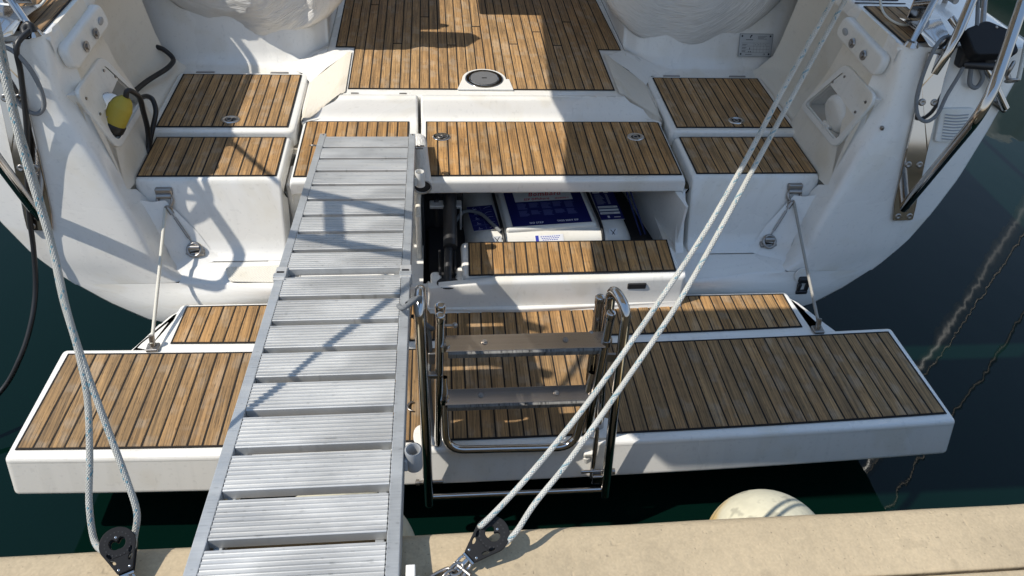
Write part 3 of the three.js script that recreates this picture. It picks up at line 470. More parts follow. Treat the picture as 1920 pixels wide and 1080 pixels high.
{ // lower step: moulded tread with a notched wing for the ram
  const body = part('boarding_step', merge([
    slab([[-0.128, -2.222], [0.668, -2.205], [0.684, -2.045], [0.682, -2.034], [-0.126, -2.020]], 0.36, 0.480, 0.014, 0.03),
    slab([[-0.242, -2.085], [-0.200, -2.085], [-0.200, -2.035], [-0.150, -2.035], [-0.150, -2.10], [-0.10, -2.14], [-0.10, -1.985], [-0.238, -1.985]], 0.34, 0.452, 0.010, 0.02),
    slab([[-0.262, -2.12], [0.705, -2.20], [0.698, -1.978], [0.10, -1.955], [-0.255, -1.968]], 0.352, 0.372, 0.006, 0.02),
  ]), M.gel, Y);
  // sloping front face
  const fr = [[0.4785, -2.022], [0.4795, -2.010], [0.477, -2.001], [0.471, -1.995], [0.462, -1.991], [0.42, -1.984], [0.37, -1.976], [0.352, -1.962]].map(([h, z], i) => [-0.25, -0.244, 0, 0.35, 0.68, 0.694, 0.70].map((x, j) => [x, j < 2 && h > 0.452 ? 0.452 : h, z + (j === 0 ? -0.014 : j === 6 ? -0.022 : 0) - 0.010 * (x > 0.3 ? (x - 0.3) * 2 : 0) + 0.004]));
  part('step_front', dbl(sheet(fr, true)), M.gel, body);
  part('step_side', box(0.664, 0.696, 0.355, 0.462, -2.20, -2.0, 0.012), M.gel, body);
  teak(body, { x0: -0.098, x1: 0.658, n: 18, front: (x) => -2.024 - 0.010 * (x + 0.1), back: -2.204, x0b: -0.092, x1b: 0.668, y: 0.4855, tone: 1.1, corner: 0.02 });
  part('ram_hole', (() => { const g = new THREE.CylinderGeometry(0.041, 0.041, 0.004, 28); g.scale(1, 1, 0.75); g.translate(-0.178, 0.4535, -2.014); return g; })(), M.dark, body);
  part('grab_slot', box(0.478, 0.548, 0.432, 0.458, -1.994, -1.984, 0.004), M.dark, body);
  const ram = part('hydraulic_ram', merge([rod([-0.178, 0.44, -2.02], [-0.165, 0.56, -2.36], 0.016), rod([-0.166, 0.50, -2.16], [-0.160, 0.585, -2.46], 0.027), box(-0.205, -0.115, 0.56, 0.575, -2.46, -2.40), box(-0.222, -0.205, 0.44, 0.57, -2.42, -2.36), box(-0.21, -0.20, 0.36, 0.46, -2.20, -2.06), box(-0.155, -0.145, 0.36, 0.46, -2.20, -2.06)]), M.plastic, Y);
  part('ram_rod', rod([-0.178, 0.43, -2.01], [-0.171, 0.50, -2.19], 0.0105), M.steelDull, ram);
  part('ram_bracket', merge([box(-0.24, -0.118, 0.548, 0.562, -2.375, -2.335, 0.003), box(-0.124, -0.118, 0.45, 0.555, -2.37, -2.33, 0.002)]), M.aluRail, Y);
}
{ // inner leaf of the platform
  const fz = (x) => -1.812 + 0.020 * (1 - (x / 1.15) ** 2), bz = (x) => -2.042 - 0.004 * Math.cos(x);
  const pts = []; for (let i = 0; i <= 16; i++) { const x = mix(-1.165, 1.165, i / 16); pts.push([x, fz(x)]); } pts.push([1.138, -2.045], [-1.138, -2.045]);
  const leaf = part('platform_leaf', slab(pts, 0.27, 0.350, 0.012, 0.02), M.gel, Y);
  teak(leaf, { x0: -1.118, x1: 1.118, n: 53, front: (x) => fz(x) - 0.040, back: -2.022, y: 0.3555, grey: 0.4, tone: 1.12, x0b: -1.106, x1b: 1.112, corner: 0.04 });
  for (const s of [1, -1]) {
    part('hinge_arm', slab([[s * 1.13, -2.035], [s * 1.17, -2.0], [s * 1.268, -1.815], [s * 1.13, -1.812]], 0.255, 0.338, 0.010, 0.012, [[[s * 1.172, -1.955], [s * 1.184, -1.948], [s * 1.222, -1.850], [s * 1.206, -1.845]]]), M.gel, Y);
    part('arm_slot', slab([[s * 1.165, -1.965], [s * 1.19, -1.955], [s * 1.23, -1.84], [s * 1.20, -1.835]], 0.275, 0.300, 0, 0), M.dark, Y);
  }
}
{ // bathing platform
  const fz = (x) => -1.392 + 0.030 * (1 - (x / 1.48) ** 2), bz = (x) => -1.838 + 0.024 * (1 - (x / 1.48) ** 2);
  const pts = []; for (let i = 0; i <= 20; i++) { const x = mix(-1.488, 1.488, i / 20); pts.push([x, fz(x)]); } for (let i = 20; i >= 0; i--) { const x = mix(-1.470, 1.470, i / 20); pts.push([x, bz(x)]); }
  const s = roundShape(pts.map(([x, z], i) => [x, -z, [0, 20, 21, 41].includes(i) ? 0.022 : 0.0005]), 0.001);
  const g = new THREE.ExtrudeGeometry(s, { depth: 0.128 - 0.032, bevelEnabled: true, bevelThickness: 0.016, bevelSize: 0.016, bevelOffset: -0.016, bevelSegments: 5 }); g.rotateX(-Math.PI / 2); g.translate(0, 0.222 + 0.016, 0);
  { const p = g.attributes.position; for (let i = 0; i < p.count; i++) { const y = p.getY(i), z = p.getZ(i); if (z > -1.6 && y < 0.335) p.setZ(i, z + 0.040 * (0.335 - y) / 0.113); } g.computeVertexNormals(); }
  const pf = part('swim_platform', boxUV(g), M.gel, Y);
  teak(pf, { x0: -1.457, x1: 1.457, n: 66, front: (x) => -1.433 + 0.030 * (1 - (x / 1.48) ** 2), back: (x) => -1.806 + 0.024 * (1 - (x / 1.48) ** 2), x0b: -1.437, x1b: 1.437, y: 0.3555, tone: 1.0, grey: 0.95, corner: 0.02 });
  for (const x of [-0.252, 0.288]) part('ladder_pad', slab([[x - 0.048, -1.380], [x + 0.048, -1.380], [x + 0.046, -1.462], [x - 0.046, -1.462]], 0.346, 0.3585, 0.003, 0.040), M.gel, pf);
  part('lashing_eye', (() => { const t = new THREE.TorusGeometry(0.018, 0.003, 6, 16, Math.PI); t.rotateX(-Math.PI / 2); t.rotateY(Math.PI / 2); t.translate(-0.30, 0.362, -1.53); return t; })(), M.steelDull, pf);
}
{ // folding boarding ladder, stowed upright at the platform's edge
  const ly = 0.205, ty = 0.93, zAt = (h) => -1.300 - 0.16 * (h - 0.205), xl = (h) => mix(-0.255, -0.264, (h - ly) / (ty - ly)), xr = (h) => mix(0.302, 0.285, (h - ly) / (ty - ly));
  const L = part('boarding_ladder', pipe([[xl(0.2), 0.180, -1.288], [xl(0.5), 0.50, zAt(0.5)], [xl(0.86), 0.915, zAt(0.86)], [xl(0.8) + 0.002, 0.915, zAt(0.86) - 0.090], [xl(0.6) + 0.004, 0.62, -1.462], [-0.252, 0.36, -1.425]], 0.0148, 0.055), M.steel, Y, 'left handrail of the folded ladder');
  part('handrail', pipe([[xr(0.2), 0.180, -1.288], [xr(0.5), 0.50, zAt(0.5)], [xr(0.86), 0.895, zAt(0.86)], [xr(0.8) - 0.026, 0.895, zAt(0.86) - 0.090], [xr(0.6) - 0.024, 0.62, -1.462], [0.285, 0.36, -1.425]], 0.0148, 0.055), M.steel, L);
  part('foot_bar', merge([rod([xl(0.2), 0.206, -1.296], [xr(0.2), 0.202, -1.296], 0.0105, 14), new THREE.SphereGeometry(0.0135, 12, 8).translate(xl(0.2), 0.180, -1.288), new THREE.SphereGeometry(0.0145, 12, 8).translate(xr(0.2), 0.183, -1.288)]), M.steel, L);
  const post = (x0, x1, z, h0, h1, r) => { part('post', rod([x0, h0, z + 0.045], [x1, h1, z - 0.01], r, 16), M.steel, L); part('post_cap', (() => { const g = new THREE.LatheGeometry([[0, 0.012], [r * 0.8, 0.012], [r * 1.12, 0.007], [r * 1.12, -0.014], [r, -0.016]].map((p) => new THREE.Vector2(...p)), 20); g.translate(x1, h1, z - 0.01); return g; })(), M.steel, L); };
  post(-0.226, -0.210, -1.425, 0.26, 0.848, 0.0125); post(0.236, 0.256, -1.425, 0.40, 0.842, 0.0125);
  post(-0.222, -0.209, -1.478, 0.42, 0.835, 0.0130); post(0.252, 0.262, -1.478, 0.42, 0.825, 0.0130); post(0.236, 0.240, -1.50, 0.55, 0.832, 0.0125);
  part('post_foot', merge([rod([-0.227, 0.262, -1.378], [-0.229, 0.224, -1.374], 0.022, 14), new THREE.TorusGeometry(0.018, 0.007, 8, 16).rotateX(1.3).translate(-0.229, 0.232, -1.375)]), M.rubber, L);
  part('post_foot', merge([rod([0.240, 0.30, -1.362], [0.241, 0.262, -1.36], 0.0185, 14), box(0.228, 0.262, 0.305, 0.325, -1.385, -1.345, 0.006)]), M.whitePlastic, L);
  part('hinge_bracket', merge([rod([0.258, 0.24, -1.318], [0.262, 0.42, -1.37], 0.008, 10), box(0.255, 0.298, 0.225, 0.265, -1.322, -1.300, 0.005), rod([0.22, 0.272, -1.318], [0.325, 0.272, -1.318], 0.0055, 8)]), M.steel, L);
  part('hinge_bolt', merge([rod([-0.295, 0.258, -1.315], [-0.21, 0.258, -1.315], 0.006, 8), new THREE.CylinderGeometry(0.011, 0.011, 0.01, 6).rotateZ(Math.PI / 2).translate(-0.288, 0.258, -1.315), new THREE.CylinderGeometry(0.011, 0.011, 0.01, 6).rotateZ(Math.PI / 2).translate(0.322, 0.270, -1.316)]), M.steelDull, L);
  const rung = (h, z, x0, x1, tilt) => {
    const c = box(x0, x1, -0.0015, 0.0015, -0.023, 0.026, 0.001); c.rotateX(tilt); c.translate(0, h, z);
    const lip = box(x0, x1, -0.009, 0, 0.029, 0.0315, 0.001); lip.rotateX(tilt); lip.translate(0, h, z);
    const r = part('rung', c, M.tread, L);
    const wd = box(x0 + 0.006, x1 - 0.012, -0.024, -0.002, -0.024, 0.0305, 0.003); wd.rotateX(tilt * 0.55); wd.translate(0, h - 0.003, z + 0.003); part('rung_wood', wd, M.greyWood, r);
    for (const t of [0.24, 0.75]) { const b = mergeGeometries([new THREE.CylinderGeometry(0.0075, 0.0085, 0.003, 14), new THREE.CylinderGeometry(0.0035, 0.0035, 0.012, 8)]); b.translate(mix(x0, x1, t), 0.004, 0); b.rotateX(tilt); b.translate(0, h, z); part('rung_bolt', b, M.steelDull, r); }
    for (const x of [x0 - 0.004, x1 + 0.004]) { const e = new THREE.CylinderGeometry(0.0165, 0.018, 0.018, 14); e.translate(x, h - 0.004, z + 0.004); part('rung_clamp', e, M.steel, r); }
  };
  rung(0.752, -1.430, -0.196, 0.250, 0.36); rung(0.545, -1.412, -0.200, 0.238, 0.36);
  part('lower_loop', pipe([[-0.204, 0.60, -1.440], [-0.200, 0.368, -1.352], [0.195, 0.356, -1.352], [0.236, 0.60, -1.440]], 0.0125, 0.060), M.steel, L);
  part('lock_tab', merge([box(-0.250, -0.205, 0.632, 0.650, -1.424, -1.404, 0.005), box(-0.246, -0.20, 0.655, 0.70, -1.45, -1.44, 0.004)]), M.steelDull, L);
  part('lock_tab', box(0.252, 0.300, 0.640, 0.675, -1.450, -1.442, 0.003), M.steelDull, L);
  for (const [x, h] of [[-0.19, 0.80], [-0.19, 0.745], [0.235, 0.755]]) part('clevis_pin', merge([new THREE.CylinderGeometry(0.004, 0.004, 0.04, 8).rotateZ(Math.PI / 2).translate(x, h, -1.452), new THREE.SphereGeometry(0.008, 10, 8).translate(x + (x > 0 ? -0.02 : 0.02), h, -1.452)]), M.steelDull, L);
  part('lashing', merge([tube([[-0.283, 0.86, -1.43], [-0.250, 0.80, -1.46], [-0.238, 0.70, -1.46], [-0.244, 0.62, -1.445], [-0.243, 0.5, -1.425], [-0.236, 0.37, -1.405]], 0.0055, 40, 7), tube([[-0.262, 0.82, -1.455], [-0.236, 0.80, -1.445], [-0.234, 0.77, -1.47], [-0.258, 0.76, -1.47], [-0.262, 0.79, -1.45]], 0.006, 24, 7)]), M.greyRope, L);
}
// stern rail, backstay plates, outboard pad
for (const s of [1, -1]) {
  const onT = (x, h, o = 0) => [s * x, h, zT(h) + 0.010 + o];
  const pl = [[1.505, 1.195], [1.592, 1.185], [1.590, 1.08], [1.598, 0.86], [1.612, 0.66], [1.612, 0.600], [1.530, 0.598], [1.520, 0.66], [1.512, 0.86], [1.512, 1.08]];
  const sh = roundShape(pl, 0.010); const g = new THREE.ExtrudeGeometry(sh, { depth: 0.006, bevelEnabled: true, bevelSize: 0.0025, bevelThickness: 0.0025, bevelOffset: -0.0025, bevelSegments: 3 });
  { const p = g.attributes.position; for (let i = 0; i < p.count; i++) { const x = p.getX(i), h = p.getY(i), o = p.getZ(i); p.setXYZ(i, s * x, h, zT(h) + 0.012 + o + 0.004 * Math.sin(h * 23)); } if (s < 0) { const m = mirror(g); m.scale(-1, 1, 1); } }
  const plate = part('backstay_plate', dbl(boxUV(mergeVerts(g))), M.steel, Y);
  for (const [x, h] of [[1.528, 1.03], [1.572, 1.03], [1.536, 0.81], [1.580, 0.81], [1.548, 0.615], [1.594, 0.615]]) part('bolt_head', (() => { const b = new THREE.LatheGeometry([[0, 0.002], [0.005, 0.002], [0.0055, 0.0045], [0.0115, 0.004], [0.013, 0.0005], [0.013, -0.002]].map((p) => new THREE.Vector2(...p)), 18); b.rotateX(Math.PI / 2 - 0.29); const q = onT(x, h, 0.012); b.translate(...q); return b; })(), M.steelDull, plate);
  part('chain_roller', (() => { const a = sheet([[0, 1, 2, 3, 4].map((k) => [s * (1.49 + 0.024 * k), 1.222 - 0.012 * Math.sin(k / 4 * Math.PI), -2.335]), [0, 1, 2, 3, 4].map((k) => [s * (1.49 + 0.026 * k), 1.235 - 0.020 * Math.sin(k / 4 * Math.PI), -2.40]), [0, 1, 2, 3, 4].map((k) => [s * (1.47 + 0.04 * k), 1.24 - 0.01 * Math.sin(k / 4 * Math.PI), -2.53])]); return dbl(a); })(), M.steel, plate);
  part('stay_fitting', box(Math.min(s * 1.505, s * 1.595), Math.max(s * 1.505, s * 1.595), 1.235, 1.40, -2.545, -2.538, 0.003), M.steel, Y);
  const rail = part('stern_rail', pipe([[s * 1.565, 0.640, -2.185], [s * 1.555, 1.157, -2.030], [s * 1.62, 1.30, -2.145], [s * 1.75, 1.56, -2.37], [s * 1.85, 1.80, -2.55]], 0.0185, 0.12), M.steel, Y);
  part('brace_tube', pipe([[s * 1.547, 1.126, -2.330], [s * 1.572, 1.235, -2.33], [s * 1.72, 1.55, -2.55], [s * 1.78, 1.72, -2.70]], 0.0165, 0.06), M.steel, rail);
  part('stanchion', merge([rod([s * 1.450, 1.205, -2.374], [s * 1.740, 1.40, -2.74], 0.0130, 14), new THREE.CylinderGeometry(0.018, 0.026, 0.016, 18).translate(s * 1.452, 1.212, -2.376)]), M.steel, rail);
  part('upper_rail', merge([rod([s * 1.85, 1.80, -2.55], [s * 1.80, 1.80, -4.8], 0.015, 12), rod([s * 1.80, 1.42, -2.60], [s * 1.78, 1.42, -4.8], 0.012, 12)]), M.steel, rail);
  part('deck_cleat', merge([rod([s * 1.80, 1.232, -2.72], [s * 1.79, 1.232, -2.90], 0.012, 10), rod([s * 1.798, 1.20, -2.78], [s * 1.798, 1.232, -2.78], 0.010, 8), rod([s * 1.792, 1.20, -2.84], [s * 1.792, 1.232, -2.84], 0.010, 8)]), M.steelDull, Y);
  part('fairlead', merge([rod([s * 1.80, 1.03, -2.305], [s * 1.86, 1.00, -2.290], 0.010, 10), rod([s * 1.83, 1.015, -2.31], [s * 1.832, 1.05, -2.29], 0.008, 8)]), M.steelDull, Y);
}
function mergeVerts(g) { return g; }
{ // outboard bracket pad and its shackles on the right rail
  const g = new THREE.ExtrudeGeometry(roundShape([[-0.095, -0.05], [0.085, -0.065], [0.10, 0.02], [0.02, 0.07], [-0.085, 0.045]], 0.018), { depth: 0.030, bevelEnabled: true, bevelSize: 0.005, bevelThickness: 0.005, bevelSegments: 2 });
  g.rotateX(-1.05); g.rotateY(0.25); g.translate(1.70, 1.222, -2.35);
  const pad = part('outboard_pad', boxUV(g), M.plasticDusty, Y);
  part('pad_bracket', merge([box(1.615, 1.65, 1.15, 1.215, -2.365, -2.31, 0.01), box(1.70, 1.735, 1.150, 1.205, -2.345, -2.30, 0.008), rod([1.63, 1.165, -2.32], [1.74, 1.165, -2.305], 0.016, 10)]), M.plastic, pad);
  part('pad_bolt', merge([[1.665, 1.268, -2.37], [1.74, 1.272, -2.38], [1.71, 1.236, -2.33], [1.66, 1.232, -2.325]].map((p) => new THREE.SphereGeometry(0.006, 8, 6).translate(...p))), M.steelDull, pad);
  part('shackle', merge([(() => { const t = new THREE.TorusGeometry(0.022, 0.006, 8, 18); t.rotateY(0.8); t.translate(1.795, 1.165, -2.29); return t; })(), (() => { const t = new THREE.TorusGeometry(0.018, 0.005, 8, 18); t.rotateX(0.9); t.translate(1.81, 1.125, -2.275); return t; })(), rod([1.76, 1.19, -2.31], [1.80, 1.13, -2.28], 0.009, 8)]), M.steelDull, pad);
  part('rail_brace', pipe([[1.60, 1.28, -2.44], [1.72, 1.16, -2.315], [1.84, 1.02, -2.27]], 0.013, 0.05), M.steel, Y);
  part('backstay', rod([1.83, 1.13, -2.27], [1.98, 1.75, -2.75], 0.0075, 8), M.whiteWire, Y);
  part('lifeline', merge([rod([1.80, 1.36, -2.62], [1.76, 1.235, -2.47], 0.010, 8), rod([1.80, 1.36, -2.62], [1.95, 1.9, -3.2], 0.006, 8)]), M.steelDull, Y);
  // louvred vent on the right quarter
  const vx = (x, h) => [x, h, zT(h) + 0.014]; const c = [1.672, 0.950];
  const vg = new THREE.ExtrudeGeometry(roundShape([[-0.066, 0.058], [0.062, 0.060], [0.072, -0.060], [-0.056, -0.062]], 0.014), { depth: 0.006, bevelEnabled: true, bevelSize: 0.006, bevelThickness: 0.005, bevelOffset: -0.004, bevelSegments: 3 }); vg.rotateX(-0.292); vg.translate(c[0], c[1], zT(c[1]) + 0.014);
  const vent = part('vent', boxUV(vg), M.whitePlastic, Y);
  for (let i = 0; i < 9; i++) { const h = c[1] + 0.040 - i * 0.0105; const x = c[0] - 0.002 + i * 0.0012; const q = tube([[x - 0.045, h + 0.001, zT(h) + 0.0265], [x, h - 0.0025, zT(h) + 0.0275], [x + 0.045, h + 0.001, zT(h) + 0.0265]], 0.0026, 10, 5); part('louvre', q, M.greyPlastic, vent); }
  part('small_fitting', box(1.405, 1.415, 0.925, 0.938, zT(0.93) - 0.005, zT(0.93) + 0.01, 0.002), M.steelDull, Y);
}
{ // frame of the left stern gantry above the picture, and the sun awning over the right half of the stern
  const fr = part('stern_gantry', merge([rod([-1.50, 1.9, -1.975], [-0.98, 1.9, -1.74], 0.022), rod([-1.50, 1.9, -1.71], [-0.98, 1.9, -1.525], 0.020), rod([-1.30, 1.9, -1.885], [-1.235, 1.9, -1.61], 0.024), rod([-1.48, 1.9, -1.97], [-1.85, 1.8, -2.55], 0.010), rod([-1.48, 1.9, -1.71], [-1.48, 1.9, -1.97], 0.010)]), M.steel, Y);
  const H = 2.2, cloth = (pts) => slab(pts, H - 0.002, H + 0.002, 0, 0.02);
  const aw = part('sun_awning', cloth([[-0.66, -5.2], [-0.745, -3.53], [-0.79, -2.84], [-0.80, -2.55], [-0.845, -2.3], [-0.90, -2.0], [-0.915, -1.885], [1.22, -1.875], [1.22, -5.2]]), M.awning, Y);
  part('awning_flap', cloth([[-0.98, -1.81], [-0.62, -1.80], [1.22, -1.80], [1.22, -1.175], [-0.92, -1.175], [-1.02, -1.30], [-1.07, -1.5]]), M.awning, aw);
  part('awning_pole', merge([rod([-0.9, H - 0.012, -1.90], [1.22, H - 0.012, -1.895], 0.010), rod([1.2, H - 0.012, -5.2], [1.2, H - 0.012, -1.27], 0.012), rod([1.2, H, -2.4], [1.85, 1.8, -2.55], 0.012), rod([1.2, H, -4.8], [1.80, 1.8, -4.8], 0.012), rod([-0.66, H - 0.012, -5.2], [1.22, H - 0.012, -5.2], 0.012)]), M.steel, aw);
  // helm pedestal with throttle lever, left seat moulding and cockpit table, all beyond the upper edge
  const hp = part('helm_pedestal', box(-1.06, -0.71, 0.74, 1.36, -3.655, -3.44, 0.04), M.gel, Y); part('throttle_lever', merge([rod([-0.71, 1.27, -3.56], [-0.63, 1.29, -3.555], 0.012), new THREE.SphereGeometry(0.032, 14, 10).scale(1.5, 0.8, 0.8).translate(-0.595, 1.295, -3.555)]), M.plastic, hp);
  part('seat_moulding', box(-1.5, -0.86, 0.74, 1.22, -5.2, -3.76, 0.04), M.gel, Y);
  const tb = part('cockpit_table', box(-0.40, 0.50, 1.30, 1.34, -5.0, -3.70, 0.02), M.greyWood, Y); part('table_leg', rod([0.05, 0.73, -4.5], [0.05, 1.30, -4.5], 0.05), M.steel, tb);
}

// ------------------------------------------------------------------ wheels under canvas covers
function wheelCover(cx, R, label, crumple, sd) {
  const cy = 1.262 + (cx > 0 ? -0.035 : 0), cz = -3.345, N = 90, K = 34, rows = [];
  for (let i = 0; i <= K; i++) { const r = i / K, row = []; for (let j = 0; j <= N; j++) {
    const a = j / N * Math.PI * 2, dx = Math.cos(a), dy = Math.sin(a), droop = dy < 0 ? 0.004 * Math.sin(9 * a + sd) : 0;
    const x = dx * R * r * (1 + 0.010 * Math.sin(13 * a + sd)), y = dy * (R + droop) * r;
    const fold = 0.011 * Math.sin(x * 21 + 2.2 * fbm(x + 2, y + 2, 3, 3, 3, sd)) * sst(0.1, 0.7, r), cr = crumple * (fbm((x + 2) / 4, (y + 2) / 4, 26, 18, 5, sd + 3) - 0.5) * sst(0.0, 0.5, r) * (1 - sst(0.96, 1, r)), cr2 = crumple * 0.5 * (Math.abs(fbm((x + 2) / 4, (y + 2) / 4, 60, 44, 3, sd + 9) - 0.5)) * (1 - sst(0.9, 1, r));
    const bul = 0.055 * Math.pow(1 - Math.pow(r, 4), 0.6) + (i === K ? 0 : 0);
    row.push([cx + x, cy + y, cz - 0.05 * (y + R) + bul + fold * (1 - sst(0.9, 1, r)) + cr + cr2]);
  } rows.push(row); }
  for (const [r, b] of [[1.0, -0.03], [0.97, -0.055], [0.6, -0.07], [0.0, -0.07]]) { const row = []; for (let j = 0; j <= N; j++) { const a = j / N * Math.PI * 2; const droop = Math.sin(a) < 0 ? 0.004 * Math.sin(9 * a + sd) : 0; row.push([cx + Math.cos(a) * R * r * (1 + 0.010 * Math.sin(13 * a + sd)), cy + Math.sin(a) * (R + droop) * r, cz + b - 0.05 * (Math.sin(a) * r * R + R)]); } rows.push(row); }
  const t = thing('wheel_cover', label, 'wheel cover', [cx, cy - R, cz], 'canvas covered steering wheels');
  part('cover', sheet(rows, false), M.canvas, t);
  const hem = []; for (let j = 0; j < 72; j++) { const a = j / 72 * Math.PI * 2; const droop = Math.sin(a) < 0 ? 0.004 * Math.sin(9 * a + sd) : 0; hem.push([cx + Math.cos(a) * R * 1.004 * (1 + 0.010 * Math.sin(13 * a + sd)), cy + Math.sin(a) * (R * 1.004 + droop), cz - 0.012 - 0.05 * (Math.sin(a) * R + R)]); }
  part('hem', tube(hem, 0.0055, 200, 6, 0.5, true), M.canvas, t);
  return t;
}
wheelCover(-0.985, 0.487, 'crumpled white canvas wheel cover in strong sunlight, left of the cockpit', 0.11, 21);
wheelCover(0.985, 0.480, 'smooth white canvas wheel cover in the shade, right of the cockpit', 0.012, 47);

// ------------------------------------------------------------------ life raft in its locker
{
  const t = thing('life_raft', 'white life raft canister with blue instruction labels and black straps under the seat lid', 'life raft', [0.24, 0.30, -2.50]);
  t._base = [0.24, 0.30 + 0.066, -2.50 + 0.105]; t.position.z += 0.025; t.rotation.y = 0.085; // modelled in front of its berth, then set back into it
  const top = 0.475, x0 = -0.115, x1 = 0.602;
  const prof = (x) => { const e = Math.min(1, Math.min(x - x0, x1 - x) / 0.10); return Math.sqrt(Math.max(0, 1 - (1 - e) * (1 - e))); };
  const rows = []; for (let i = 0; i <= 40; i++) { const x = mix(x0, x1, i / 40), k = prof(x), T = mix(0.34, top, k), f = mix(-2.30, -2.232, k); rows.push([[x, 0.31, f], [x, mix(0.31, T - 0.05, 0.6), f + 0.004 * k], [x, T - 0.050, f], [x, T - 0.022, f - 0.012], [x, T - 0.008, f - 0.032], [x, T - 0.002, f - 0.055], [x, T, f - 0.075], [x, T + 0.004, -2.45], [x, T + 0.004, -2.62], [x, T - 0.01, -2.72], [x, 0.31, -2.75]]); }
  part('canister', dbl(sheet(rows, true)), M.whitePlastic, t);
  const panel = part('raised_panel', box(0.055, 0.432, 0.455, 0.4925, -2.66, -2.295, 0.012), M.whitePlastic, t);
  for (const x of [0.040, 0.447]) part('strap', tube([[x, 0.485, -2.66], [x, 0.487, -2.40], [x, 0.486, -2.31], [x, 0.472, -2.26], [x, 0.43, -2.228], [x, 0.33, -2.226]], 0.007, 30, 6), M.rubber, t);
  part('lanyard', tube([[-0.14, 0.45, -2.42], [-0.10, 0.486, -2.44], [-0.04, 0.496, -2.41], [0.0, 0.494, -2.34], [0.03, 0.488, -2.29]], 0.0075, 30, 7), M.greyRope, t);
  part('locker_cord', merge([tube([[0.60, 0.60, -2.60], [0.625, 0.50, -2.45], [0.66, 0.40, -2.32]], 0.004, 16, 6), tube([[0.585, 0.60, -2.62], [0.61, 0.50, -2.47], [0.65, 0.38, -2.34]], 0.004, 16, 6)]), std({ color: lin(0.02, 0.03, 0.12), roughness: 0.8 }), t);
  const navy = '#10175a';
  const lab = (w, d, x, y, z, map, turn, tilt = 0, name = 'label') => { const g = new THREE.BoxGeometry(w, 0.002, d); g.rotateX(tilt); g.rotateY(turn); g.translate(x, y, z); const side = M.whitePlastic; part(name, g, [side, side, std({ map, roughness: 0.55 }), side, side, side], t); };
  const main = canvasTex(768, 560, (c, w, h) => {
    c.fillStyle = navy; c.fillRect(0, 0, w, h); c.fillStyle = '#e4e3de'; c.fillRect(90, 58, w - 190, 150);
    c.fillStyle = '#cf2027'; c.font = 'italic bold 76px sans-serif'; c.textAlign = 'center'; c.fillText('Bombard', w / 2 + 14, 128); c.fillStyle = '#e4e3de'; for (let i = 0; i < 2; i++) c.fillRect(230, 100 + i * 13, 330, 3); c.fillStyle = '#cf2027';
    c.font = 'italic bold 43px sans-serif'; c.fillText('SIP Offshore', w / 2 - 78, 190); c.font = 'italic bold 30px sans-serif'; c.fillText('ISO9650-1', w / 2 + 175, 190);
    c.fillStyle = '#aab0dd'; c.fillRect(30, 26, 12, 10); for (let k = 0; k < 22; k++) c.fillRect(120 + k * 26, 32, 18, 3);
    for (let col = 0; col < 5; col++) for (let rw = 0; rw < 2; rw++) for (let l = 0; l < 9 - rw * 1 - (col % 2) * 2; l++) { c.globalAlpha = 0.75; c.fillRect(96 + col * 118, 232 + rw * 112 + l * 10.5, 70 + hash(col, l, rw) * 34, 3.4); } c.globalAlpha = 1;
    c.fillStyle = '#f0f0f0'; c.font = 'bold 34px sans-serif'; c.fillText('NO STEP', 235, h - 26); c.fillText('THIS WAY UP', 540, h - 34);
  });
  lab(0.330, 0.262, 0.247, 0.4940, -2.438, main, 0.0);
  const pict = canvasTex(220, 330, (c, w, h) => { c.fillStyle = navy; c.fillRect(0, 0, w, h); c.strokeStyle = c.fillStyle = '#d7daf0'; c.lineWidth = 3; for (let i = 0; i < 5; i++) { c.globalAlpha = 0.5; c.beginPath(); c.moveTo(12, 66 * i + 62); c.lineTo(w - 12, 66 * i + 62); c.moveTo(w / 2, 66 * i + 8); c.lineTo(w / 2, 66 * i + 54); c.stroke(); c.globalAlpha = 1; c.beginPath(); c.arc(w * 0.27, 66 * i + 30, 12 - i, 0.4 * i, 4.8); c.stroke(); c.beginPath(); c.moveTo(w * 0.62, 66 * i + 44); c.lineTo(w * 0.75, 66 * i + 26); c.lineTo(w * 0.9, 66 * i + 20 + 4 * i); c.stroke(); c.fillRect(w * 0.2, 66 * i + 44, 34, 4); } });
  lab(0.108, 0.165, -0.026, 0.4825, -2.395, pict, 0.05, 0, 'picture_label');
  const data = canvasTex(220, 400, (c, w, h) => { c.fillStyle = navy; c.fillRect(0, 0, w, h); c.fillStyle = '#e6e6e2'; c.fillRect(14, 26, 70, 20); c.fillRect(120, 26, 46, 20); c.globalAlpha = 0.8; for (let i = 0; i < 10; i++) { c.fillRect(20, 64 + i * 14, 60 + (i * 37 % 30), 4); c.fillRect(126, 64 + i * 14, 26, 6); } c.globalAlpha = 1; for (let i = 0; i < 3; i++) { c.fillRect(14, 222 + i * 40, 186, 26); } c.fillStyle = '#44464f'; c.fillRect(24, 234, 140, 4); c.fillRect(24, 314, 120, 4); c.fillStyle = '#e6e6e2'; c.fillRect(70, 350, 20, 26); c.fillRect(130, 364, 60, 8); });
  lab(0.100, 0.215, 0.510, 0.4825, -2.435, data, -0.02, 0, 'data_label');
  const tag = canvasTex(300, 110, (c, w, h) => { c.fillStyle = '#d9dade'; c.fillRect(0, 0, w, h); c.fillStyle = '#2d3aa0'; c.fillRect(0, 0, 34, h); for (let i = 0; i < 3; i++) for (let k = 0; k < 9 - i; k++) c.fillRect(56 + k * 24 + i * 10, 14 + i * 20, 16, 9); c.fillStyle = '#a03038'; c.fillRect(50, 80, 230, 10); c.fillRect(50, 96, 200, 6); });
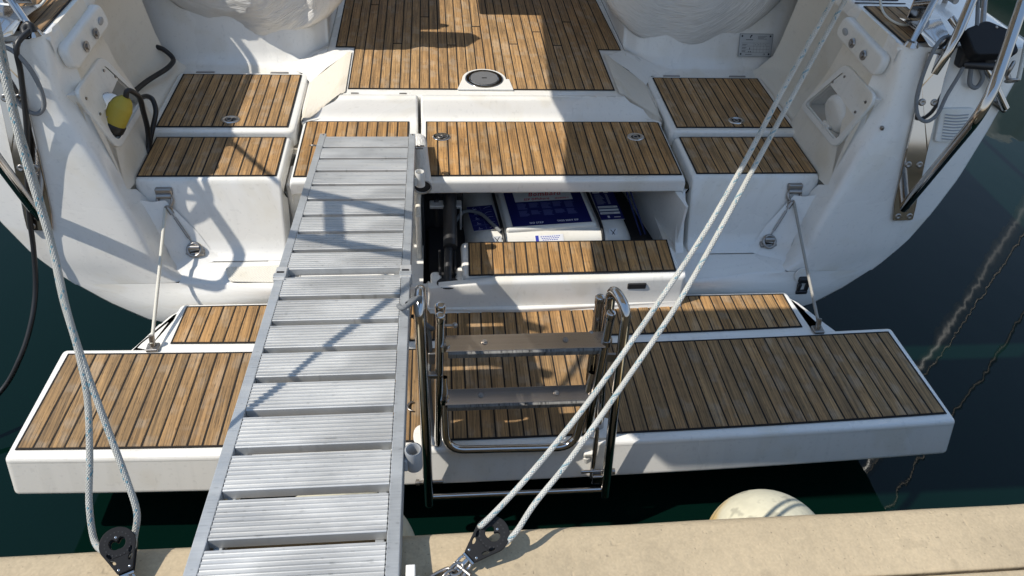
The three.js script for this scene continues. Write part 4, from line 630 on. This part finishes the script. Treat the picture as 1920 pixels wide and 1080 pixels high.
  { const g = new THREE.BoxGeometry(0.115, 0.040, 0.002); g.rotateX(-1.0); g.translate(0.225, 0.4605, -2.253); part('service_label', g, [M.whitePlastic, M.whitePlastic, M.whitePlastic, M.whitePlastic, std({ map: tag, roughness: 0.5 }), M.whitePlastic], t); }
  const cross = canvasTex(64, 64, (c, w, h) => { c.fillStyle = '#cdced0'; c.fillRect(0, 0, w, h); c.strokeStyle = '#16171a'; c.lineWidth = 5; c.beginPath(); c.moveTo(14, 8); c.lineTo(50, 56); c.moveTo(50, 6); c.lineTo(16, 58); c.stroke(); });
  for (const [x, zz] of [[0.012, -2.262], [0.492, -2.262]]) { const g = new THREE.BoxGeometry(0.036, 0.034, 0.002); g.rotateX(-1.0); g.rotateX(0.28); g.translate(x, 0.4665, zz); part('crossed_label', g, [M.whitePlastic, M.whitePlastic, M.whitePlastic, M.whitePlastic, std({ map: cross, roughness: 0.5 }), M.whitePlastic], t); }
}

// ------------------------------------------------------------------ shore power lead with its yellow plug
{
  const t = thing('shore_power_lead', 'black shore power lead with a yellow plug in the left recess', 'power cable', [-1.33, 0.66, -2.5]);
  const b = V(-1.358, 0.832, -2.452), tp = V(-1.275, 0.945, -2.497), ax = tp.clone().sub(b).normalize(), q = new THREE.Quaternion().setFromUnitVectors(V(0, 1, 0), ax);
  const lathe = (pr, seg = 28) => { const g = new THREE.LatheGeometry(pr.map((p) => new THREE.Vector2(...p)), seg); g.applyQuaternion(q); g.translate(b.x, b.y, b.z); return g; };
  part('plug', lathe([[0.040, 0.022], [0.042, 0.026], [0.039, 0.085], [0.036, 0.092], [0.028, 0.112], [0.018, 0.124], [0.012, 0.127], [0, 0.127]]), M.yellow, t);
  part('plug_collar', lathe([[0.041, -0.008], [0.046, 0], [0.046, 0.022], [0.041, 0.026]]), M.rubber, t);
  const e = b.clone().addScaledVector(ax, 0.120), f = b.clone().addScaledVector(ax, 0.142);
  part('cable', merge([tube([[e.x, e.y, e.z], [f.x, f.y + 0.012, f.z], [-1.262, 0.915, -2.530], [-1.276, 0.83, -2.566], [-1.290, 0.74, -2.588], [-1.300, 0.68, -2.576], [-1.312, 0.64, -2.552], [-1.325, 0.58, -2.54]], 0.0095, 60, 10), tube([[-1.318, 0.60, -2.56], [-1.302, 0.68, -2.600], [-1.283, 0.735, -2.630], [-1.268, 0.785, -2.660], [-1.280, 0.815, -2.690], [-1.305, 0.815, -2.715], [-1.37, 0.77, -2.78]], 0.0095, 50, 10),
    tube([[-1.44, 0.735, -2.86], [-1.40, 0.738, -2.99], [-1.345, 0.735, -3.14], [-1.345, 0.74, -3.20], [-1.38, 0.77, -3.22], [-1.45, 0.80, -3.235], [-1.475, 0.90, -3.26], [-1.49, 1.0, -3.30], [-1.50, 1.15, -3.36], [-1.505, 1.35, -3.42]], 0.0105, 80, 10)]), M.rubber, t);
}
{
  const t = thing('hanging_cable', 'black cable hanging from the left stern rail down past the hull', 'cable', [-1.6, 0.6, -2.2]);
  part('cable', tube([[-1.452, 1.225, -2.36], [-1.478, 1.20, -2.305], [-1.49, 1.12, -2.288], [-1.52, 0.95, -2.25], [-1.555, 0.80, -2.205], [-1.585, 0.66, -2.165], [-1.598, 0.55, -2.13], [-1.612, 0.42, -2.06], [-1.63, 0.33, -1.98], [-1.67, 0.24, -1.90], [-1.74, 0.15, -1.83], [-1.95, 0.05, -1.65]], 0.0085, 110, 8), M.rubber, t);
  part('tape', tube([[-1.447, 1.215, -2.36], [-1.455, 1.235, -2.375], [-1.47, 1.225, -2.37], [-1.465, 1.205, -2.35]], 0.013, 16, 8), M.rubber, t);
}
// ------------------------------------------------------------------ aluminium gangway
{
  const G = thing('gangway', 'folding aluminium gangway with ribbed treads laid from the quay to the yacht', 'gangway', [-0.463, 0.98, -1.3]);
  const U = V(0, 0.1453, 0.9894), N = V(0, 0.9894, -0.1453), O = V(0, 0.785, -2.492);
  const map = (g) => { const p = g.attributes.position; for (let i = 0; i < p.count; i++) { const x = p.getX(i), n = p.getY(i), s = p.getZ(i); p.setXYZ(i, x, O.y + N.y * n + U.y * s, O.z + N.z * n + U.z * s); } g.computeVertexNormals(); return g; };
  const bx = (x0, x1, n0, n1, s0, s1, r = 0.002) => { const g = box(x0, x1, n0, n1, s0, s1, r); const u = g.attributes.uv; for (let i = 0; i < u.count; i++) u.setXY(i, u.getX(i) / 0.4, u.getY(i) / 0.4); return map(g); };
  const xl = -0.639, xr = -0.2875, w = 0.0235;
  for (const [a, b] of [[0, 0.958], [0.972, 2.30]]) for (const x of [xl, xr - w]) part('rail', bx(x, x + w, -0.058, 0, a, b), M.aluRail, G);
  const tread = (s0, s1, q) => { // extruded profile with ribs
    const pr = [[s0, -0.022], [s0, -0.0015], [s0 + 0.001, -0.0005]], n = 8, L = s1 - s0;
    for (let i = 0; i < n; i++) { const c = s0 + L * (i + 0.55) / n; pr.push([c - 0.0030, -0.0005], [c - 0.0020, 0.0022], [c + 0.0012, 0.0024], [c + 0.0020, -0.0005], [c + 0.0034, -0.0009], [c + 0.0038, -0.0005]); }
    pr.push([s1 - 0.0015, 0.0], [s1, -0.0015], [s1, -0.022]);
    const x0 = xl + w + 0.001, x1 = xr - w - 0.001, pos = [], uv = [], ou = rnd(), ov = rnd();
    for (let i = 0; i < pr.length; i++) { const a = pr[i], b = pr[(i + 1) % pr.length]; for (const [p, x] of [[a, x0], [a, x1], [b, x1], [a, x0], [b, x1], [b, x0]]) { pos.push(x, p[1], p[0]); uv.push(x / 0.5 + ou, p[0] / 0.35 + ov); } }
    const g = new THREE.BufferGeometry(); g.setAttribute('position', new THREE.Float32BufferAttribute(pos, 3)); g.setAttribute('uv', new THREE.Float32BufferAttribute(uv, 2));
    const m = map(g); const flip = m.attributes.normal.getY(12) < 0; if (flip) { for (const at of [m.attributes.position, m.attributes.uv]) { const k = at.itemSize, A = at.array; for (let i = 0; i < at.count; i += 3) for (let c = 0; c < k; c++) { const t = A[i * k + c]; A[i * k + c] = A[(i + 1) * k + c]; A[(i + 1) * k + c] = t; } } m.computeVertexNormals(); }
    return m;
  };
  const cuts = [0.022, 0.129, 0.228, 0.330, 0.435, 0.541, 0.644, 0.748, 0.852, 0.955], cut2 = [0.978, 1.083, 1.189, 1.294, 1.397, 1.502, 1.608, 1.717, 1.825, 1.93, 2.035, 2.14, 2.245];
  for (const c of [cuts, cut2]) for (let i = 0; i + 1 < c.length; i++) part('tread', tread(c[i] + 0.0095, c[i + 1] - 0.0115), M.alu, G);
  part('cross_bar', bx(xl + w, xr - w, -0.035, -0.012, 0, 0.022), M.aluRail, G); part('cross_bar', bx(xl + w, xr - w, -0.050, -0.020, 0.950, 0.962), M.aluRail, G); part('cross_bar', bx(xl + w, xr - w, -0.050, -0.018, 0.968, 0.978), M.aluRail, G);
  for (const x of [xl + w + 0.006, xr - w - 0.022]) for (const [a, b] of [[0.02, 0.95], [0.985, 2.28]]) part('bearer', bx(x, x + 0.016, -0.048, -0.023, a, b), M.aluRail, G);
  for (const x of [xl - 0.003, xr - w - 0.003]) { const h = part('hinge', bx(x, x + w + 0.006, -0.03, 0.004, 0.938, 1.0), M.alu, G); part('hinge_pin', bx(x + 0.004, x + w, 0.003, 0.006, 0.962, 0.970), M.dark, h); part('hinge_leaf', bx(x - 0.002, x + w + 0.008, -0.03, 0.0065, 0.972, 0.99), M.aluRail, h); }
  const at = (x, n, s) => [x, O.y + N.y * n + U.y * s, O.z + N.z * n + U.z * s];
  for (const x of [xl + w / 2, xr - w / 2]) for (const s of [0.012, 1.915]) part('rivet', (() => { const g = new THREE.SphereGeometry(0.005, 10, 6); g.scale(1, 0.4, 1); g.translate(...at(x, 0.0005, s)); return g; })(), M.steelDull, G);
  const ring = (x, s, r = 0.012) => { const g = new THREE.TorusGeometry(r, 0.0028, 8, 20); g.rotateX(Math.PI / 2 - 0.6); g.translate(...at(x, -0.005, s)); return g; };
  part('ring_pin', merge([ring(xl - 0.012, 0.10), rod(at(xl - 0.004, -0.01, 0.10), at(xl + 0.01, -0.01, 0.10), 0.004, 8)]), M.steelDull, G);
  part('ring_pin', merge([ring(xr + 0.020, 0.105), rod(at(xr, -0.012, 0.105), at(xr + 0.03, -0.012, 0.105), 0.006, 8)]), M.steelDull, G);
  const socket = (x, s, r, m) => { const g = new THREE.LatheGeometry([[r * 0.72, -0.055], [r, -0.055], [r, 0.0], [r * 0.72, 0.0], [r * 0.72, -0.055]].map((p) => new THREE.Vector2(...p)), 24); g.translate(...at(x, 0.004, s)); const k = part('stanchion_socket', g, m, G); part('socket_bracket', bx(xr, x - r * 0.7, -0.045, -0.015, s - 0.012, s + 0.012), m, k); };
  socket(xr + 0.020, 0.345, 0.0165, M.whitePlastic); socket(xr + 0.019, 1.625, 0.0170, M.greyPlastic);
  part('end_clip', merge([bx(xr + 0.010, xr + 0.026, -0.045, -0.012, 1.875, 1.93), bx(xr, xr + 0.034, -0.052, -0.030, 1.885, 1.91)]), M.whitePlastic, G);
  for (const x of [xl + 0.05, xr - 0.05]) part('wheel', (() => { const g = new THREE.CylinderGeometry(0.045, 0.045, 0.03, 28); g.rotateZ(Math.PI / 2); g.translate(x, 1.030, -0.42); return g; })(), M.rubber, G);
  part('lashing', merge([tube([[-0.312, 0.965, -1.36], [-0.30, 0.985, -1.33], [-0.283, 0.985, -1.345], [-0.262, 0.955, -1.40], [-0.262, 0.90, -1.44]], 0.0065, 24, 8), tube([[-0.29, 0.98, -1.35], [-0.275, 0.972, -1.375], [-0.262, 0.94, -1.41]], 0.0065, 16, 8)]), M.greyRope, G);
}
{
  const t = thing('gangway_pad', 'rolled white canvas pad squeezed under the far end of the gangway', 'pad', [-0.27, 0.68, -2.4]);
  const prof = [[0.030, 0.0], [0.034, 0.0], [0.0345, 0.05], [0.0335, 0.15], [0.0345, 0.30], [0.033, 0.325], [0.030, 0.325], [0.029, 0.0]].map((p) => new THREE.Vector2(...p));
  const g = new THREE.LatheGeometry(prof, 36); g.scale(1, 1, 0.9); g.rotateX(-Math.PI / 2); g.rotateY(0.06); g.translate(-0.262, 0.704, -2.255);
  part('roll', g, M.canvas, t);
  part('roll_lining', rod([-0.2622, 0.704, -2.262], [-0.2625, 0.704, -2.27], 0.029, 24), M.dark, t);
  part('fold', box(-0.62, -0.275, 0.672, 0.728, -2.548, -2.505, 0.018), M.canvas, t);
}

// ------------------------------------------------------------------ mooring lines, their blocks and chains
const LEGS = {
  leftA: [[-0.933, 1.683, -1.271], [-0.915, 1.581, -1.191], [-0.893, 1.504, -1.13], [-0.87, 1.419, -1.062], [-0.855, 1.34, -0.999], [-0.836, 1.275, -0.947], [-0.824, 1.209, -0.895], [-0.825, 1.126, -0.831], [-0.831, 1.05, -0.773], [-0.825, 1.001, -0.734]], leftB: [[-0.928, 1.662, -1.239], [-0.906, 1.55, -1.156], [-0.882, 1.465, -1.092], [-0.863, 1.4, -1.042], [-0.848, 1.319, -0.982], [-0.825, 1.244, -0.925], [-0.795, 1.161, -0.861], [-0.766, 1.085, -0.801], [-0.752, 1.035, -0.763], [-0.759, 1.003, -0.74]], rightA: [[0.641, 1.674, -1.534], [0.519, 1.556, -1.386], [0.414, 1.453, -1.252], [0.319, 1.366, -1.137], [0.228, 1.292, -1.04], [0.058, 1.166, -0.869], [-0.048, 1.098, -0.775], [-0.118, 1.059, -0.72], [-0.148, 1.044, -0.699]], rightB: [[0.672, 1.672, -1.541], [0.558, 1.561, -1.401], [0.441, 1.449, -1.255], [0.342, 1.356, -1.132], [0.251, 1.276, -1.023], [0.143, 1.194, -0.911], [0.012, 1.101, -0.781], [-0.051, 1.062, -0.725], [-0.086, 1.037, -0.687]],
};
const blocks = { left: { c: [-0.771, 1.025, -0.711], tail: [-0.752, 1.004, -0.669], r: 0.0285 }, right: { c: [-0.126, 1.022, -0.695], tail: [-0.168, 1.004, -0.663], r: 0.0315 } };
function mooring(side, label, mat, blockLabel, chainLabel) {
  const b = blocks[side], C = V(...b.c), R = b.r, dn = V(...b.tail).sub(C).normalize();
  const cam = V(-0.2133, 2.25, 0).sub(C).normalize().add(V(side === 'left' ? -0.1 : 0.1, 0.35, 0)).normalize();
  const n = cam.clone().addScaledVector(dn, -cam.dot(dn)).normalize(), rt = dn.clone().cross(n).normalize().negate(); // rt: to the right seen from the front with tail down
  const P = (x, y, z) => C.clone().addScaledVector(rt, x).addScaledVector(dn, -y).addScaledVector(n, z);
  const basis = new THREE.Matrix4().makeBasis(rt, dn.clone().negate(), n).setPosition(C);
  // rope: down one leg, round the sheave, up the other
  const A = LEGS[side + 'A'].map((p) => V(...p)), B = LEGS[side + 'B'].map((p) => V(...p));
  const ext = (a) => a[0].clone().add(a[0].clone().sub(a[1]).normalize().multiplyScalar(0.9));
  const flip = A[A.length - 1].clone().sub(C).dot(rt) < 0 ? 1 : -1, rs = R * 0.80;
  const arc = []; for (let i = 0; i <= 8; i++) { const a = mix(Math.PI + 0.15, Math.PI * 2 - 0.15, i / 8); arc.push(P(flip * Math.cos(a) * rs * 1.02, Math.sin(a) * rs, 0)); }
  const pts = [ext(A), ...A, ...arc, ...B.slice().reverse(), ext(B)];
  const curve = new THREE.CatmullRomCurve3(pts, false, 'centripetal'), L = curve.getLength(), seg = 420;
  const g = new THREE.TubeGeometry(curve, seg, side === "left" ? 0.0058 : 0.0053, 10); { const u = g.attributes.uv, p = g.attributes.position; for (let i = 0; i < u.count; i++) u.setXY(i, u.getX(i) * L / 0.16, u.getY(i)); }
  const t = thing('mooring_line', label, 'rope', [b.c[0], 0.98, b.c[2]], 'mooring lines running up from pulley blocks on the quay');
  part('rope', g, mat, t);
  // block
  const k = thing('pulley_block', blockLabel, 'pulley block', [b.c[0], 0.98, b.c[2]], 'black pulley blocks on the quay');
  const cheek = (z0, z1) => {
    const s = new THREE.Shape(); const o = Math.asin(0.42); const tail = -R * 1.72, hw = R * 0.42;
    s.moveTo(hw, tail); s.lineTo(R * Math.cos(-0.45), R * Math.sin(-0.45)); s.absarc(0, 0, R, -0.45, Math.PI + 0.45, false); s.lineTo(-hw, tail); s.lineTo(hw, tail);
    const h = new THREE.Path(); h.moveTo(0, -R * 0.30); h.bezierCurveTo(R * 0.45, -R * 0.42, R * 0.62, R * 0.25, R * 0.28, R * 0.34); h.bezierCurveTo(R * 0.12, R * 0.38, R * 0.08, R * 0.16, 0, R * 0.14); h.bezierCurveTo(-R * 0.08, R * 0.16, -R * 0.12, R * 0.38, -R * 0.28, R * 0.34); h.bezierCurveTo(-R * 0.62, R * 0.25, -R * 0.45, -R * 0.42, 0, -R * 0.30); s.holes.push(h);
    for (const q of [1, -1]) for (const [a, c, w] of [[0.62, -0.56, 0.085], [0.50, -0.95, 0.095]]) { const e = new THREE.Path(); const cx = q * R * a * 0.95, cy = R * c, ca = q * 0.5; for (let i = 0; i <= 16; i++) { const an = i / 16 * Math.PI * 2, ex = Math.cos(an) * R * w, ey = Math.sin(an) * R * w * 2.2; const x = cx + ex * Math.cos(ca) - ey * Math.sin(ca) * -1, y = cy + ex * Math.sin(ca) * -1 + ey * Math.cos(ca); i ? e.lineTo(x, y) : e.moveTo(x, y); } s.holes.push(e); }
    const gg = new THREE.ExtrudeGeometry(s, { depth: z1 - z0 - 0.002, bevelEnabled: true, bevelSize: 0.001, bevelThickness: 0.001, bevelOffset: -0.001, bevelSegments: 2, curveSegments: 24 }); gg.translate(0, 0, z0 + 0.001); gg.applyMatrix4(basis); return boxUV(gg);
  };
  const front = part('cheek', cheek(0.0070, 0.0135), M.plasticDusty, k); part('cheek', cheek(-0.0135, -0.0070), M.plasticDusty, k);
  const dots = []; for (let i = 0; i < 20; i++) { const a = i / 20 * Math.PI * 2, d = new THREE.CylinderGeometry(R * 0.045, R * 0.045, 0.0006, 8); d.rotateX(Math.PI / 2); d.translate(Math.cos(a) * R * 0.70, Math.sin(a) * R * 0.70, 0.0136); dots.push(d); }
  const dg = mergeGeometries(dots); dg.applyMatrix4(basis); part('ball_holes', dg, M.dark, front);
  const lath = (pr, m, nm, par) => { const gg = new THREE.LatheGeometry(pr.map((p) => new THREE.Vector2(...p)), 32); gg.rotateX(Math.PI / 2); gg.applyMatrix4(basis); return part(nm, gg, m, par); };
  lath([[R * 0.45, -0.006], [R * 0.95, -0.006], [R * 0.80, 0], [R * 0.95, 0.006], [R * 0.45, 0.006]], M.plastic, 'sheave', k);
  for (const [x, y] of [[-0.30, -1.50], [0.30, -1.50], [0, 0.40]]) { const gg = new THREE.SphereGeometry(R * 0.085, 12, 8); gg.scale(1, 1, 0.5); gg.translate(x * R, y * R, 0.0137); gg.applyMatrix4(basis); part('rivet', gg, M.steel, k); }
  { const gg = mergeGeometries([new THREE.CylinderGeometry(R * 0.18, R * 0.18, R * 0.8, 14).rotateZ(Math.PI / 2).translate(0, -R * 1.80, 0), new THREE.TorusGeometry(R * 0.36, R * 0.085, 8, 20).scale(1, 1.3, 1).translate(0, -R * 2.2, 0), new THREE.CylinderGeometry(R * 0.14, R * 0.14, R * 0.5, 12).translate(0, -R * 2.0, 0)]); gg.applyMatrix4(basis); part('swivel', gg, M.steel, k); }
  // chain and snap hook lying on the quay
  const ch = thing('mooring_chain', chainLabel, 'chain', [b.c[0], 0.98, b.c[2]], 'steel chains holding the pulley blocks');
  const along = V(dn.x, 0, dn.z).normalize(), side2 = V(-along.z, 0, along.x), s0 = P(0, -R * 2.55, 0); s0.y = Math.max(0.988, s0.y);
  const link = (c, roll, len, w, r) => { const pp = []; for (let i = 0; i < 20; i++) { const a = i / 20 * Math.PI * 2, lx = Math.cos(a) * w, ly = Math.sin(a) * len; const off = side2.clone().multiplyScalar(lx * Math.cos(roll)).add(V(0, lx * Math.sin(roll), 0)).addScaledVector(along, ly); const q = c.clone().add(off); pp.push([q.x, Math.max(q.y, 0.981 + r), q.z]); } return tube(pp, r, 40, 8, 0.5, true); };
  for (let i = 0; i < 7; i++) part('link', link(s0.clone().addScaledVector(along, 0.006 + i * 0.019).add(V(0, 0.004 * (i < 2 ? 1 : 0), 0)), i % 2 ? 1.25 : 0.2, 0.0135, 0.0085, 0.0030), M.steelDull, ch);
  if (side === 'right') { const q = (a, c, h) => { const v = s0.clone().addScaledVector(along, a).addScaledVector(side2, c); return [v.x, 0.981 + h, v.z]; };
    part('snap_hook', tube([q(0.012, 0.012, 0.010), q(0.022, 0.018, 0.008), q(0.085, 0.024, 0.006), q(0.094, 0.012, 0.006), q(0.084, 0.004, 0.007), q(0.03, -0.002, 0.009), q(0.014, 0.002, 0.010)], 0.0038, 60, 8, 0.5, true), M.steelDull, ch);
    part('shackle', merge([tube([q(-0.006, -0.014, 0.016), q(0.03, -0.022, 0.012), q(0.055, -0.012, 0.008), q(0.04, 0.0, 0.010), q(0.0, 0.004, 0.016)], 0.0042, 30, 8), rod(q(-0.006, -0.024, 0.016), q(0.0, 0.012, 0.016), 0.005, 8)]), M.steelDull, ch); }
}
mooring('left', 'weathered grey and blue rope loop rising at the left edge of the picture', M.rope1, 'dusty black pulley block at the quay edge left of the gangway', 'short steel chain below the left pulley block');
mooring('right', 'clean white rope pair with blue flecks crossing in front of the ladder', M.rope2, 'black pulley block on the quay right of the gangway', 'steel chain with a snap hook beside the right pulley block');
{ // slack grey lines hung on the stern rails
  const a = thing('slack_line', 'grey rope looped round the right backstay plate', 'rope', [1.55, 1.2, -2.35]);
  part('rope', tube([[1.62, 1.225, -2.40], [1.56, 1.235, -2.375], [1.518, 1.215, -2.34], [1.500, 1.13, -2.315], [1.497, 1.04, -2.285], [1.520, 0.985, -2.262], [1.552, 0.975, -2.255], [1.582, 0.998, -2.262], [1.602, 1.06, -2.285], [1.628, 1.14, -2.305], [1.65, 1.21, -2.335], [1.66, 1.255, -2.36], [1.68, 1.40, -2.5]], 0.0068, 110, 8), M.greyRope, a);
  part('rope', tube([[1.655, 1.20, -2.33], [1.70, 1.155, -2.318], [1.725, 1.115, -2.308], [1.712, 1.085, -2.30], [1.685, 1.095, -2.302], [1.672, 1.14, -2.315], [1.665, 1.20, -2.335]], 0.0080, 50, 8), M.greyRope, a);
  const c = thing('slack_line', 'grey rope loop hanging from the left stern rail', 'rope', [-1.5, 1.2, -2.35]);
  part('rope', tube([[-1.64, 1.20, -2.31], [-1.56, 1.205, -2.30], [-1.50, 1.19, -2.30], [-1.462, 1.14, -2.29], [-1.447, 1.06, -2.28], [-1.458, 1.005, -2.275], [-1.487, 0.985, -2.272], [-1.522, 1.01, -2.275], [-1.55, 1.08, -2.285], [-1.575, 1.14, -2.30], [-1.60, 1.22, -2.33], [-1.62, 1.4, -2.45]], 0.0072, 90, 8), M.greyRope, c);
  const d = thing('white_cord', 'thin white cord looped over the teak of the right side deck', 'cord', [1.5, 1.21, -2.6]);
  part('cord', tube([[1.525, 1.40, -2.85], [1.49, 1.26, -2.74], [1.475, 1.218, -2.66], [1.468, 1.216, -2.56], [1.49, 1.216, -2.525], [1.53, 1.217, -2.535], [1.60, 1.22, -2.57]], 0.0045, 60, 7), M.whiteWire, d);
  const e = thing('white_cord', 'thin white cord lying over the teak of the left side deck', 'cord', [-1.5, 1.21, -2.6]);
  part('cord', tube([[-1.66, 1.30, -2.5], [-1.58, 1.222, -2.47], [-1.52, 1.217, -2.52], [-1.50, 1.217, -2.58], [-1.505, 1.23, -2.66], [-1.52, 1.36, -2.80]], 0.0045, 50, 7), M.whiteWire, e);
}

// ------------------------------------------------------------------ fenders on the quay wall
for (const [x, y, z, r, label] of [[0.680, 0.352, -0.975, 0.172, 'round white fender with yellow stains, right of the ladder below the quay'], [-0.490, 0.395, -0.975, 0.215, 'round cream fender glimpsed between the treads of the gangway']]) {
  const f = thing('fender', label, 'fender', [x, y - r, z], 'ball fenders along the quay wall');
  const g = new THREE.SphereGeometry(r, 56, 40); g.scale(1, 1.0, 1); g.rotateX(0.5); g.translate(x, y, z); part('ball', g, M.fender, f);
  part('lanyard', tube([[x + 0.05, y + 0.02, z + r * 0.99], [x + 0.05, y + r * 0.9, z + r * 0.9], [x + 0.06, 0.90, -0.738]], 0.005, 20, 6), M.greyRope, f);
}

// ------------------------------------------------------------------ yacht in the next berth, whose hull and mast show in the water
{
  const B = thing('neighbouring_yacht', 'pale hull of the next yacht at the top right corner', 'yacht', [7.2, 0, -9]);
  const sec = [[0, 1.35], [1.9, 1.30], [2.2, 1.22], [2.32, 1.0], [2.3, 0.6], [2.1, 0.2], [1.7, -0.1], [0, -0.4]];
  const rows = [[-5.9, 0.02], [-5.9, 0.9], [-5.92, 0.97], [-6.0, 1], [-9, 1.05], [-13, 0.8], [-17, 0.05]].map(([z, k]) => [...sec.map(([x, y]) => [7.2 - x * k, y * (k < 0.5 && z > -7 ? 0.5 + k : 1), z]), ...sec.slice().reverse().map(([x, y]) => [7.2 + x * k, y * (k < 0.5 && z > -7 ? 0.5 + k : 1), z])]);
  part('hull', dbl(sheet(rows)), M.gel, B);
  part('stripe', dbl(sheet([[4.86, 0.30, -6.0], [4.78, 0.30, -9]].map((p) => [p, [p[0] - 0.004, p[1] + 0.06, p[2]]]))), std({ color: lin(0.03, 0.05, 0.12), roughness: 0.4 }), B);
  part('cabin', box(6.2, 8.2, 1.3, 1.75, -13, -9, 0.2), M.gel, B);
  const mast = part('mast', rod([8.25, 1.3, -8.05], [8.25, 17, -8.05], 0.13, 16), M.mastMetal, B); part('sail_cover', rod([8.25, 2.6, -7.9], [7.4, 2.4, -5.0], 0.17, 14), M.canvas, B);
  part('shroud', rod([7.45, 1.2, -6.40], [7.6, 15, -6.6], 0.028, 8), M.steelDull, B); part('shroud', rod([6.6, 1.2, -6.3], [7.9, 16, -7.8], 0.014, 8), M.steelDull, B);
}
renderer.render(scene, camera);
